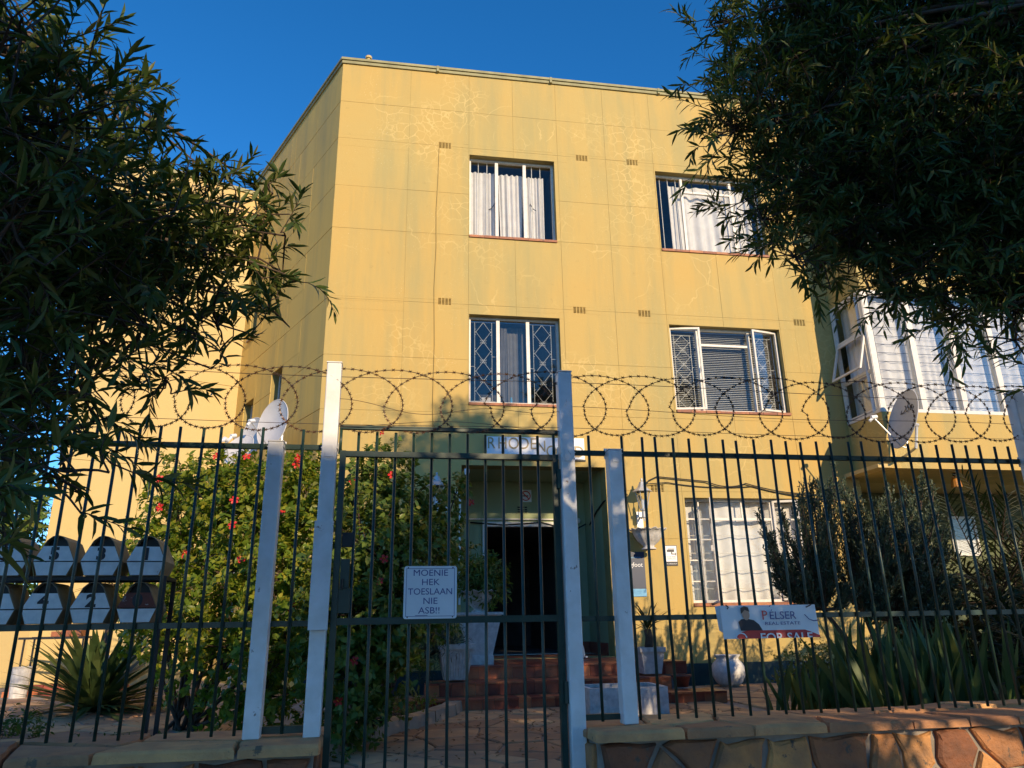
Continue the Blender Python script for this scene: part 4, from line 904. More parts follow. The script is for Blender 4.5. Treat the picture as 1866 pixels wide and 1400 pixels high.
# ---------------------------------------------------------------- letter boxes on their rack
rk = thing('letterbox_rack', 'black angle iron rack with two shelves behind the left fence', 'rack', (-2.3, 4.3, -.6), FE.rz)
f5 = Fr(at(305, 1052, 4.15)[:2], AZ-R(4))
g = G()
zs1 = .262; zs2 = zs1-.245
for z in (zs1, zs2): g.box(f5, -1.5, 0, -.02, .0, z-.022, z); g.box(f5, -1.5, 0, -.26, -.24, z-.022, z); 
for s in (-.02, -.75, -1.5):
    for z in (zs1, zs2): g.box(f5, s, s+.02, -.24, -.02, z-.02, z-.002)
obj('shelf_frame', g, M_['black'], rk)
for s, o in ((-.022, -.001), (-.022, -.262), (-1.5, -.001), (-1.5, -.262)):
    g = G(); g.box(f5, s, s+.022, o-.0, o+.022 if o < -.1 else o+.02, GZ, zs1-.001); obj('leg', g, M_['black'], rk)
def letterbox(s, z, num, label, front='boxw', ink='ink', w=.20, H=.21):
    """hexagonal metal box: domed hood over an open slot, flared lid with a number, tapering bottom"""
    t = thing('letterbox', label, 'letterbox', f5.P(s, .0, z), f5.rz, 'numbered letterboxes on the rack')
    O0, O1 = .02, -.24; hw = w/2; P = lambda a, o, b: f5.P(s+a, o, z+b)
    prof = [(-hw*.72, 0), (hw*.72, 0), (hw, .075), (hw*.64, .155), (hw*.50, .185), (hw*.25, .208), (0, .214), (-hw*.25, .208), (-hw*.50, .185), (-hw*.64, .155), (-hw, .075)]
    n = len(prof); g = G()
    V = [P(a, O0, b) for a, b in prof]+[P(a, O1, b) for a, b in prof]+[P(a*.95, O0, b*.97+.003) for a, b in prof]+[P(a*.95, O0-.05, b*.97+.003) for a, b in prof]
    Fs = [(i, n+i, n+(i+1) % n, (i+1) % n) for i in range(n)]+[tuple(range(n, 2*n))[::-1]]+[(i, (i+1) % n, 2*n+(i+1) % n, 2*n+i) for i in range(n)]+[(2*n+i, 2*n+(i+1) % n, 3*n+(i+1) % n, 3*n+i) for i in range(n)]
    g.add(V, Fs); obj('body', g, M_['boxside'], t)
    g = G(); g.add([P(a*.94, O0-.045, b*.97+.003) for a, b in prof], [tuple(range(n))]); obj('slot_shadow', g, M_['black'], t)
    g = G(); a1, a2 = hw*.96, hw*.60
    g.hexa([P(-a1, O0+.006, .078), P(a1, O0+.006, .078), P(a1, O0-.004, .078), P(-a1, O0-.004, .078), P(-a2, O0+.004, .155), P(a2, O0+.004, .155), P(a2, O0-.006, .155), P(-a2, O0-.006, .155)])
    lid = obj('lid', g, M_[front], t)
    g = G(); a3 = hw*.70; g.hexa([P(-a3, O0+.003, .003), P(a3, O0+.003, .003), P(a3, O0-.006, .003), P(-a3, O0-.006, .003), P(-a1, O0+.003, .072), P(a1, O0+.003, .072), P(a1, O0-.006, .072), P(-a1, O0-.006, .072)]); obj('lower_front', g, M_['boxw'], t)
    text('number', num, .088, face_M(f5, s, O0+.0065, z+.086), M_[ink], t, .0006, 'CENTER', 1.1, 0, .004)
dx = .228
for k, n_ in enumerate('1357'):
    letterbox(-.115-k*dx, zs1+.001, n_, {'1': 'white letterbox numbered 1, right end of the upper row', '3': 'white letterbox numbered 3 in the upper row beside number 1', '5': 'white letterbox numbered 5 in the upper row behind leaves', '7': 'white letterbox numbered 7 at the left edge of the upper row'}[n_])
for k, n_ in enumerate('0246'):
    letterbox(-.13-k*dx, zs2+.001, n_, {'0': 'rusty red brown letterbox numbered 0, right end of the lower row', '2': 'white letterbox numbered 2 in the lower row', '4': 'white letterbox numbered 4 in the lower row behind leaves', '6': 'white letterbox numbered 6 at the left edge of the lower row'}[n_], front='boxrust' if n_ == '0' else 'boxw')
# ================================================================ leaves (numpy)
def unit(a): return a/(np.linalg.norm(a, axis=-1, keepdims=True)+1e-9)
T_W = dict(
 lance=(np.array([0, .3, .68, 1.]), np.array([0, .5, .42, 0])),
 ovate=(np.array([0, .22, .6, 1.]), np.array([0, .5, .42, 0])),
 strap=(np.array([0, .35, .75, 1.]), np.array([.35, .5, .38, 0])))
def leaf_geo(P, D, U, L, W, bend=.15, fold=.25, kind='lance'):
    """8-vertex folded leaves. P base, D direction, U the upper side, (n,3) each"""
    ts, ws = T_W[kind]; D = unit(D); S = unit(np.cross(D, U)); U = np.cross(S, D); n = len(P)
    L = np.broadcast_to(L, n)[:, None]; W = np.broadcast_to(W, n)[:, None]; bend = np.broadcast_to(bend, n)[:, None]
    def pt(t, w_): return P+D*L*t+S*W*w_+U*(W*abs(w_)*fold*1.6-L*bend*t*t)
    if kind == 'strap':
        vs = [pt(0, -.3), pt(0, .3), pt(ts[1], -ws[1]), pt(ts[1], ws[1]), pt(ts[2], -ws[2]), pt(ts[2], ws[2]), pt(1, 0)]
        V = np.stack(vs, 1).reshape(-1, 3); k = (np.arange(n)*7)[:, None]
        Q = (k[:, :, None]+np.array([[0, 1, 3, 2], [2, 3, 5, 4]])[None]).reshape(-1, 4); T = (k+np.array([4, 5, 6])[None])
        return V, [Q, T]
    vs = [pt(0, 0), pt(ts[1], -ws[1]), pt(ts[1], 0), pt(ts[1], ws[1]), pt(ts[2], -ws[2]), pt(ts[2], 0), pt(ts[2], ws[2]), pt(1, 0)]
    V = np.stack(vs, 1).reshape(-1, 3); k = (np.arange(n)*8)[:, None]
    Q = (k[:, :, None]+np.array([[1, 2, 5, 4], [2, 3, 6, 5]])[None]).reshape(-1, 4)
    T = (k[:, :, None]+np.array([[0, 2, 1], [0, 3, 2], [4, 5, 7], [5, 6, 7]])[None]).reshape(-1, 3)
    return V, [Q, T]
def unit_leaf(name, m, kind, ratio, bend=.12):
    V, F = leaf_geo(np.zeros((1, 3)), np.array([[1., 0, 0]]), np.array([[0, 0, 1.]]), 1., ratio, bend, .25, kind)
    me = bpy.data.meshes.new(name); me.from_pydata([tuple(v) for v in V], [], [tuple(int(i) for i in q) for a in F for q in a]); me.materials.append(m); return me
def place_leaves(parent, P, D, U, L, W, m, kind, bend, n_ind, sname='leaf_mass', name='leaf', key=None):
    """the n_ind nearest leaves as parts, the rest joined"""
    n = len(P); L = np.broadcast_to(L, n).copy(); W = np.broadcast_to(W, n).copy(); bend = np.broadcast_to(bend, n).copy()
    ind = np.array([], int)
    if n_ind:
        fwd = np.array([CR[0, 2], CR[1, 2], CR[2, 2]])*-1; c = P+unit(D)*L[:, None]*.5; dz = c@fwd; xx = c@CR[:, 0]; yy = c@CR[:, 1]
        inv = (dz > .1) & (abs(xx/dz) < .72) & (abs(yy/dz) < .54); score = np.where(inv, L/np.maximum(dz, .05), -1)
        ind = np.argsort(-score)[:n_ind]
        me = unit_leaf(name, m, kind, float(W.mean()/L.mean()), float(bend.mean()))
        Dn = unit(D[ind]); S = unit(np.cross(Dn, U[ind])); Un = np.cross(S, Dn)
        for j, i in enumerate(ind):
            l = L[i]; M = Matrix(((Dn[j][0]*l, -S[j][0]*l, Un[j][0]*l, P[i][0]), (Dn[j][1]*l, -S[j][1]*l, Un[j][1]*l, P[i][1]), (Dn[j][2]*l, -S[j][2]*l, Un[j][2]*l, P[i][2]), (0, 0, 0, 1)))
            o = bpy.data.objects.new(name, me); col.objects.link(o); o.parent = parent; o.matrix_parent_inverse = wm(parent).inverted(); o.matrix_basis = M
    keep = np.ones(n, bool); keep[ind] = False
    if keep.any():
        V, F = leaf_geo(P[keep], D[keep], U[keep], L[keep], W[keep], bend[keep], .25, kind)
        return np_mesh(sname, V, F, 0, m, parent, 'stuff')
def tubes_np(name, segs, m, parent, n=4, kind=None):
    """segs list of (pts array, r0, r1)"""
    g = G()
    for pts, r0, r1 in segs:
        k = len(pts); g.tube(pts, [r0+(r1-r0)*i/(k-1) for i in range(k)], n, cap=False)
    return obj(name, g, m, parent, smooth=True, kind=kind)
def bez(a, b, c, n=6):
    t = np.linspace(0, 1, n)[:, None]; return (1-t)**2*a+2*t*(1-t)*b+t*t*c
# ---------------------------------------------------------------- willow-leaved trees
def tree(name, label, trunk, clumps, nleaf, ll, m, n_ind=300, seed=1, dens=1.0, upb=.25, lw=.175):
    r = np.random.default_rng(seed)
    base = np.array(trunk[0], float); t = thing(name, label, 'tree', base)
    g = G(); tp = [np.array(p, float) for p in trunk]; K = len(tp); g.tube(tp, [.17-.09*i/(K-1) for i in range(K)], 12); obj('trunk', g, M_['bark'], t, smooth=True)
    segs = []; tw = []; P = []; D = []; U = []
    for (c, rad, cnt) in clumps:
        c = np.array(c, float)
        s = min(tp[1:], key=lambda q: np.linalg.norm(q-c)+.8*max(0, q[2]-c[2])); mid = (s+c)/2+np.array([r.normal(0, .12), r.normal(0, .12), .15+abs(r.normal(0, .1))])
        pts = bez(s, mid, c, 9); segs.append((pts, .020, .003))
        for k in range(int(cnt*dens)):
            d = r.normal(size=3); d /= np.linalg.norm(d); d[2] += upb; d /= np.linalg.norm(d)
            lp = pts[-1-int(r.integers(0, 3))]; src = lp+r.normal(0, rad*.32, 3); tw.append((bez(lp, (lp+src)/2+r.normal(0, .015, 3), src, 4), .0045, .003))
            ln = rad*r.uniform(.55, 1.1); e = src+d*ln; mdp = (src+e)/2+r.normal(0, .04, 3)+np.array([0, 0, .03])
            tp_ = bez(src, mdp, e, 5); tw.append((tp_, .0028, .0012))
            q = int(r.integers(13, 20)); tt = np.linspace(.22, 1, q); 
            pos = (1-tt)[:, None]**2*src+2*(tt*(1-tt))[:, None]*mdp+(tt**2)[:, None]*e
            tan = unit(2*(1-tt)[:, None]*(mdp-src)+2*tt[:, None]*(e-mdp))
            a = np.arange(q)*2.4+r.uniform(0, 6); ref = unit(np.cross(tan, [0.3, .2, 1.])); bi = np.cross(tan, ref)
            side = ref*np.cos(a)[:, None]+bi*np.sin(a)[:, None]; open_ = r.uniform(.5, .95, q)*(1.15-.5*tt)
            dd = tan*np.cos(open_)[:, None]+side*np.sin(open_)[:, None]+r.normal(0, .1, (q, 3))-np.array([0, 0, .08])
            P.append(pos); D.append(dd); U.append(unit(tan*.6-side*.3+np.array([0, 0, .7])+r.normal(0, .25, (q, 3))))
    P = np.concatenate(P); D = np.concatenate(D); U = np.concatenate(U); L = ll*r.uniform(.65, 1.2, len(P))
    tubes_np('limb', segs, M_['bark'], t, 6); tubes_np('twigs', tw, M_['twig'], t, 3, 'stuff')
    place_leaves(t, P, D, U, L, L*lw, m, 'lance', .12+.1*r.random(len(P)), n_ind)
    return t
cl = []
for (x, y, d, rad, n) in [(40, 60, 1.5, .30, 26), (-60, 200, 1.5, .36, 24), (90, 230, 1.7, .30, 26), (20, 400, 1.6, .34, 28), (130, 420, 1.9, .32, 28), (-80, 560, 1.5, .36, 24), (60, 560, 1.8, .34, 30), (200, 400, 2.2, .27, 22),
        (180, 560, 2.1, .32, 30), (290, 470, 2.4, .30, 26), (250, 620, 2.2, .28, 24), (60, 720, 1.8, .30, 28), (140, 690, 2.1, .27, 22), (-40, 860, 1.5, .28, 22), (60, 850, 1.8, .22, 16), (330, 380, 2.5, .22, 13), (360, 520, 2.5, .26, 17),
        (420, 400, 2.6, .24, 14), (470, 470, 2.7, .22, 12), (395, 590, 2.5, .20, 11), (330, 600, 2.4, .20, 11), (430, 540, 2.6, .18, 9), (490, 360, 2.7, .17, 6), (350, 290, 2.5, .15, 5), (240, 250, 2.2, .18, 9), (120, 860, 1.6, .16, 9), (10, 940, 1.3, .10, 6), (-80, 1020, 1.2, .15, 6),
        (150, 300, 2.0, .26, 20), (120, 130, 1.9, .22, 14), (230, 500, 2.4, .3, 26), (120, 620, 2.2, .32, 30), (30, 780, 2.0, .3, 24), (10, 300, 2.2, .4, 36), (100, 780, 2.1, .2, 12), (520, 430, 2.7, .20, 12), (500, 400, 2.65, .16, 8), (490, 560, 2.7, .16, 9), (520, 500, 2.7, .14, 7), (400, 640, 2.6, .15, 8), (300, 690, 2.4, .15, 7), (250, 690, 2.4, .16, 6)]:
    cl.append((at(x, y, d), rad, n))
cl += [((-2.6, 1.6, 2.6), .6, 20), ((-2.4, 2.6, 2.9), .5, 20), ((-3.4, .9, 2.0), .6, 20), ((-3.2, 2.2, 1.5), .6, 20)]
tree('willow_leaved_tree', 'near willow leaved tree whose branches overhang the left side above the letterboxes', [(-2.9, 1.7, -1.6), (-2.85, 1.75, -.6), (-2.7, 1.7, .3), (-2.4, 1.8, 1.2), (-2.2, 1.9, 1.9)], cl, 0, .074, M_['leafL'], 300, 5, 1.3, .5, .2)
cl = []
for (x, y, d, rad, n) in [(1330, 40, 3.3, .26, 26), (1320, 150, 3.3, .24, 24), (1340, 235, 3.2, .30, 34), (1410, 110, 3.4, .36, 44), (1420, 330, 3.2, .32, 42), (1390, 400, 3.2, .25, 26), (1450, 470, 3.1, .22, 24), (1520, 40, 3.5, .4, 50), (1510, 200, 3.3, .4, 60),
        (1530, 340, 3.1, .38, 60), (1560, 450, 3.1, .28, 34), (1640, 80, 3.5, .45, 60), (1640, 230, 3.2, .42, 64), (1650, 380, 3.1, .4, 60), (1680, 490, 3.0, .28, 34), (1770, 90, 3.3, .45, 60), (1770, 250, 3.1, .42, 64), (1780, 400, 3.0, .38, 56), (1790, 530, 2.9, .28, 34),
        (1850, 620, 2.7, .2, 16), (1880, 180, 3.0, .45, 56), (1900, 380, 2.9, .42, 50), (1900, 530, 2.8, .34, 36), (1300, 250, 3.3, .16, 10), (1380, -60, 3.5, .4, 40), (1600, -80, 3.6, .5, 50), (1800, -80, 3.6, .5, 50), (1460, 400, 3.6, .35, 44), (1600, 300, 3.8, .5, 60), (1720, 350, 3.7, .5, 60), (1500, 120, 4.0, .5, 50), (1700, 150, 4.0, .55, 60), (1820, 470, 3.5, .4, 40), (1560, 300, 3.5, .4, 50), (1700, 300, 3.4, .4, 50), (1840, 300, 3.4, .4, 50), (1600, 180, 3.6, .4, 50), (1480, 300, 3.5, .3, 34), (1750, 440, 3.4, .35, 44), (1640, 470, 3.3, .28, 30), (1580, 400, 3.5, .3, 34), (1860, 120, 3.3, .4, 50), (1400, 200, 3.5, .3, 34), (1700, 20, 3.6, .4, 44), (1450, 30, 3.6, .35, 40), (1740, 560, 3.0, .2, 16), (1650, 545, 3.1, .2, 18), (1850, 560, 2.9, .3, 30), (1500, 480, 3.2, .22, 20), (1860, 480, 3.2, .35, 40), (1400, 300, 3.3, .28, 34), (1340, 130, 3.4, .26, 26)]:
    cl.append((at(x, y, d), rad, n))
rs_ = np.random.default_rng(8)
SH = [((3.2, 2.2, 3.0), .8, 30), ((4.2, 3.0, 2.6), .8, 30), ((3.4, 3.6, 4.2), .8, 30), ((4.8, 3.6, 3.8), .8, 30), ((5.2, 2.4, 2.2), .8, 30)]
tree('willow_leaved_tree', 'large willow leaved tree whose dense crown fills the upper right corner', [(4.3, 1.9, -1.6), (4.25, 1.95, -.4), (4.1, 2.0, .6), (3.7, 2.3, 1.4), (3.2, 2.7, 2.1), (2.9, 2.9, 2.9)], cl+SH, 0, .078, M_['leafR'], 300, 9, 1.7)
# the crown of the next tree along the pavement, beside and behind the viewer: it shades fence, gate and entrance
def crown_points(n, seed):
    r = np.random.default_rng(seed); out = []
    xs, zt = [1.2, 1.7, 2.7, 3.4, 3.9, 6.6, 7.3, 8.4, 10.5], [2.2, 2.9, 3.9, 5.4, 7.2, 6.9, 4.8, 4.2, 3.7]; zb = [1.3, .9, .8, 1.0, 1.3, 1.5, 1.6, 1.7, 1.9]
    while len(out) < n:
        x = r.uniform(1.5, 10.5); z = r.uniform(.7, 6.8); y = r.uniform(-1.3, .5)
        xx = x+.6*y
        if np.interp(xx, xs, zb)+.3 < z < np.interp(xx, xs, zt)-.45 and math.hypot(x, y) > 1.6: out.append(((x, y, z), .62, 26))
    return out
tree('pavement_tree', 'tall pavement tree with a broad crown standing just outside the frame at the right', [(5.2, -.5, -1.6), (5.2, -.45, -.3), (5.1, -.4, 1.2), (4.9, -.4, 2.8), (5.0, -.4, 4.2)], crown_points(92, 4)+[((x, -.4+.3*math.sin(x*3), z), .62, 30) for x, z in ((3.9, 5.6), (4.3, 6.3), (4.9, 5.7), (5.0, 6.4), (5.6, 6.0), (5.6, 6.5), (6.2, 5.6), (6.3, 6.3), (4.4, 5.2), (5.3, 5.2))]+[((2.4, .0, 2.75), .5, 26), ((2.65, -.2, 3.1), .5, 26), ((2.15, .05, 2.35), .5, 26), ((2.9, 0, 2.3), .5, 26), ((2.5, -.1, 1.8), .5, 26)], 0, .15, M_['leafR'], 0, 12, 1.0, .1, .3)
def round_crown(x, y, h, rx, rz, n, seed):
    r = np.random.default_rng(seed); out = []
    for k in range(n): q = r.normal(size=3); q /= np.linalg.norm(q); q *= r.random()**.4; out.append(((x+q[0]*rx, y+q[1]*1.0, h+q[2]*rz), .6, 26))
    return out
tree('pavement_tree', 'second pavement tree further along the street, outside the frame at the right', [(12.9, -.3, -1.6), (12.8, -.3, .2), (12.9, -.3, 2.0), (13, -.3, 3.8)], round_crown(12.9, -.3, 3.9, 1.7, 1.35, 36, 14), 0, .15, M_['leafR'], 0, 13, 1.0, .1, .3)
def street_tree(x, y, h, rad, label, seed, n=30):
    r = np.random.default_rng(seed); cs = []
    for k in range(16):
        q = r.normal(size=3); q /= np.linalg.norm(q); q *= r.random()**.4; cs.append(((x+q[0]*rad*.8, y+q[1]*rad*.7, h+q[2]*rad*.75), rad*.38, n))
    tree('street_tree', label, [(x, y, -1.75), (x+.1, y, -.6), (x, y+.1, h-rad*.6), (x, y, h)], cs, 0, .18, M_['leafR'], 0, seed, 1.0, .1, .3)
street_tree(2.0, -6.0, 1.6, 1.7, 'street tree across the road, behind the viewer', 31)
# the house across the road, behind the viewer: its roof ridge throws the long shadow over the lower garden
hs_ = thing('house', 'house with a tiled roof across the road, behind the viewer', 'house', (7, -11, -1.75))
g = G(); g.bx(.6, 8.1, -14, -8, -1.75, 4.0); obj('wall', g, M_['wing'], hs_)
g = G(); g.add([(.1, -7.5, 4.0), (8.3, -7.5, 4.0), (8.3, -14.5, 4.0), (.1, -14.5, 4.0), (2.2, -11, 6.95), (8.3, -11, 6.95)], [(0, 3, 2, 1), (0, 1, 5, 4), (1, 2, 5), (2, 3, 4, 5), (3, 0, 4)]); obj('roof', g, M_['sill'], hs_)
for x in (1.6, 4.0, 6.6):
    for z in (-.6, 2.1):
        g = G(); g.bx(x, x+1.4, -8.0, -7.96, z, z+1.3); fr9 = obj('window', g, M_['white'], hs_); g = G(); g.bx(x+.08, x+1.32, -7.955, -7.95, z+.08, z+1.22); obj('pane', g, M_['dark'], fr9)
# ================================================================ shrubs
def shrub(name, label, cat, base, lobes, m, ll, wr, kind='ovate', per=6, seed=1, bend=.15, stems=7, droop=.1, twig=True, shell=.45, sprig=.07):
    r = np.random.default_rng(seed); t = thing(name, label, cat, base); segs = []
    P = []; D = []; U = []
    for (c, rr_, n) in lobes:
        c = np.array(c, float); rr_ = np.array(rr_ if hasattr(rr_, '__len__') else (rr_, rr_, rr_))
        pts = bez(np.array(base)+r.normal(0, .06, 3)*[1, 1, 0], (np.array(base)+c)/2+r.normal(0, .1, 3), c, 7); segs.append((pts, .022, .008))
        d = unit(r.normal(size=(n, 3))); rad = r.random(n)**shell; ph = 1+.18*np.sin(d[:, 0]*7+c[0]*3)*np.sin(d[:, 2]*6+c[2]*5)+.10*np.sin(d[:, 1]*13+d[:, 2]*11)
        pos = c+d*rr_*(rad*ph)[:, None]
        for k in range(0, n, 9):
            segs.append((bez(c+(pos[k]-c)*.15, (c+pos[k])/2+r.normal(0, .03, 3), pos[k], 4), .006, .002))
        ax = unit(d+r.normal(0, .45, (n, 3))+np.array([0, 0, .35]))
        for j in range(per):
            a = j*2.4+r.uniform(0, 6, n); ref = unit(np.cross(ax, [.31, .22, .92])); bi = np.cross(ax, ref); side = ref*np.cos(a)[:, None]+bi*np.sin(a)[:, None]
            P.append(pos+ax*(sprig*j/per)); D.append(unit(side*.9+ax*.55-np.array([0, 0, droop])+r.normal(0, .15, (n, 3)))); U.append(unit(ax+r.normal(0, .3, (n, 3))))
    P = np.concatenate(P); D = np.concatenate(D); U = np.concatenate(U); L = ll*r.uniform(.55, 1.2, len(P))
    if twig: tubes_np('stem', segs, M_['twig'], t, 4)
    V, F = leaf_geo(P, D, U, L, L*wr, bend+.1*r.random(len(P)), .2, kind); np_mesh('foliage', V, F, 0, m, t, 'stuff'); return t
def lob(lst): return [(at(x, y, d), rr_, n) for x, y, d, rr_, n in lst]
h1 = shrub('hibiscus_shrub', 'large sunlit hibiscus shrub with red flowers behind the left fence', 'shrub', (-2.9, 7.0, GZ),
  lob([(330, 960, 7.3, .50, 260), (300, 1060, 7.1, .42, 190), (390, 900, 7.2, .42, 210), (450, 930, 6.9, .46, 230), (520, 900, 7.0, .42, 210), (565, 940, 6.7, .42, 210), (420, 1050, 6.9, .62, 330), (520, 1050, 6.6, .58, 300), (340, 1150, 6.8, .45, 170), (430, 1180, 6.6, .58, 260), (530, 1190, 6.3, .55, 260), (480, 1270, 6.3, .42, 130), (265, 1020, 7.3, .26, 90), (280, 1110, 7.2, .32, 110), (330, 870, 7.4, .22, 60), (600, 1100, 6.4, .45, 200), (575, 860, 7.0, .22, 60), (430, 860, 7.2, .2, 50)]), M_['hib'], .062, .6, seed=3, per=9, sprig=.09)
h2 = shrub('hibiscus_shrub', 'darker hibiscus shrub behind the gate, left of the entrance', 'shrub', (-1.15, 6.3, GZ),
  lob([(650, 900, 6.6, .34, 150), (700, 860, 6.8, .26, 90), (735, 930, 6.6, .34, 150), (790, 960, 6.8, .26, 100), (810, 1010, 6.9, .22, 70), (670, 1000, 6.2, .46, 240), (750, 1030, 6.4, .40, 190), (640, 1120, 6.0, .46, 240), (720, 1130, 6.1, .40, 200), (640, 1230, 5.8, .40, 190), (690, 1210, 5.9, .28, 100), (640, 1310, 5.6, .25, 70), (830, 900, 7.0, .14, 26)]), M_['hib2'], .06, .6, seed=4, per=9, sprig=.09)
def flower(x, y, d, par, r=.045):
    r *= .72
    c = at(x, y, d); g = G(); f = unit(np.array([rng.normal(0, .3), -1, .25+rng.normal(0, .3)])); a = unit(np.cross(f, [0, 0, 1.])); b = np.cross(f, a)
    for k in range(5):
        th = 2*math.pi*k/5+rng.uniform(-.1, .1); d1 = a*math.cos(th)+b*math.sin(th); s1 = np.cross(f, d1)
        g.add([c, c+d1*r*.5+s1*r*.32+f*r*.35, c+d1*r*1.05+s1*r*.36+f*r*.30, c+d1*r*1.2+f*r*.12, c+d1*r*1.05-s1*r*.36+f*r*.30, c+d1*r*.5-s1*r*.32+f*r*.35, c+d1*r*.6+f*r*.25],
              [(0, 1, 6), (1, 2, 6), (2, 3, 6), (3, 4, 6), (4, 5, 6), (5, 0, 6)])
    g.tube([c, c+f*r*1.1-b*r*.2], [.003, .002], 4, 1); obj('flower', g, [M_['petal'], M_['stamen']], par)
for x, y, d in [(395, 832, 6.7), (290, 873, 6.7), (545, 835, 6.5), (541, 847, 6.55), (518, 932, 6.35), (424, 957, 6.3), (441, 1018, 6.2), (338, 1010, 6.5), (292, 925, 6.7), (450, 833, 6.8), (530, 1105, 6.0), (427, 912, 6.45), (603, 830, 6.6), (310, 1120, 6.4), (490, 985, 6.2)]: flower(x, y, d, h1, .05)
for x, y, d in [(697, 789, 6.6), (714, 866, 6.3), (643, 878, 6.25), (858, 916, 6.9), (617, 1279, 5.45), (646, 1205, 5.6), (700, 1019, 5.85), (692, 1060, 5.8)]: flower(x, y, d, h2, .042)
shrub('low_shrub', 'bright green rounded low shrub behind the estate agent board', 'shrub', (3.35, 8.8, GZ), [((3.35, 8.8, -.60), (.42, .35, .32), 420)], M_['grass'], .035, .5, seed=6, per=5)
shrub('ground_cover', 'patch of leafy ground cover along the concrete edging', 'ground cover', (-1.3, 5.8, GZ), [((-1.35, 5.9, -.80), (.35, .9, .16), 260), ((-1.0, 7.4, -.82), (.3, .6, .14), 140)], M_['hib2'], .05, .35, seed=7, per=5)
shrub('ground_cover', 'patch of low green ground cover at the lower left corner behind the fence', 'ground cover', (-4.4, 6.6, GZ), [((-4.5, 6.7, -.84), (.6, .5, .16), 300)], M_['grass'], .05, .35, seed=8, per=5)
shrub('ground_cover', 'strip of low green ground cover behind the wall beside the rack leg', 'ground cover', (-2.4, 5.6, GZ), [((-2.5, 5.7, -.86), (1.0, .35, .10), 360)], M_['grass'], .04, .3, seed=9, per=5)
shrub('distant_tree', 'green tree top far beyond the cream garden wall at the left edge', 'tree', (-15, 22, -1.7), [((-14.8, 22, 2.2), (2.6, 2, 3.0), 900), ((-18, 23, 1.6), (2.8, 2, 3.0), 700), ((-13.2, 22, .2), (1.8, 1.5, 1.8), 400)], M_['hib2'], .2, .5, seed=61, per=7, sprig=.3)
# ---- strap leaved plants
def rosette(name, label, cat, base, n, L, W, m, seed, el=(5, 80), bend=.2, n_ind=0, h0=0, spread=.05):
    r = np.random.default_rng(seed); t = thing(name, label, cat, base); b = np.array(base, float)
    az = r.uniform(0, 2*math.pi, n); e = np.radians(r.uniform(*el, n)); D = np.stack([np.cos(az)*np.cos(e), np.sin(az)*np.cos(e), np.sin(e)], 1)
    P = b+np.array([0, 0, h0])+D*spread+r.normal(0, spread*.4, (n, 3)); U = unit(np.array([0, 0, 1.])-D*.2+r.normal(0, .1, (n, 3)))
    place_leaves(t, P, D, U, L*r.uniform(.7, 1.15, n), W*r.uniform(.8, 1.2, n), m, 'strap', bend*r.uniform(.3, 1.4, n), n_ind or min(n, 300))
    if h0 > .1:
        g = G(); g.tube([b, b+np.array([.02, .02, h0*.6]), b+np.array([0, 0, h0])], [.05, .045, .04], 8); obj('stem', g, M_['bark'], t, smooth=True)
    return t
rosette('strap_leaf_plant', 'broad clump of dark strap leaves beside the paved yard, left of the hibiscus', 'plant', (-4.55, 8.5, GZ), 250, .92, .075, M_['yuc'], 11, (2, 75), .25)
rosette('yucca', 'tall yucca with a spiky head above the left end of the hibiscus', 'plant', (-4.15, 8.9, GZ), 90, .42, .028, M_['yuc'], 12, (-35, 85), .12, h0=2.0)
rosette('yucca', 'lower spiky yucca head in front of the pale wing wall', 'plant', (-4.75, 8.9, GZ), 90, .45, .03, M_['yuc'], 13, (-35, 85), .12, h0=1.35)
def snake(label, base, n, rx, ry, h, seed):
    r = np.random.default_rng(seed); t = thing('snake_plant_clump', label, 'plant', base); b = np.array(base, float)
    P = b+np.stack([r.uniform(-rx, rx, n), r.uniform(-ry, ry, n), np.zeros(n)], 1); D = np.stack([r.normal(0, .24, n), r.normal(0, .2, n), np.ones(n)], 1)
    U = np.stack([r.normal(0, 1, n), -np.abs(r.normal(0, 1, n))-.2, np.zeros(n)], 1); L = h*r.uniform(.4, 1.15, n)
    place_leaves(t, P, D, U, L, .042*r.uniform(.8, 1.3, n), M_['sans'], 'strap', .04*r.normal(0, 1, n), min(n, 280)); return t
snake('tall clump of upright snake plant leaves under the juniper', (3.25, 6.4, GZ), 260, .52, .5, .80, 14)
snake('shorter yellow edged snake plants left of the tall clump, behind the coping', (2.75, 7.0, GZ), 110, .40, .45, .5, 15)
snake('dark snake plants in deep shade at the right end of the wall', (4.2, 6.7, GZ), 150, .6, .4, .6, 16)
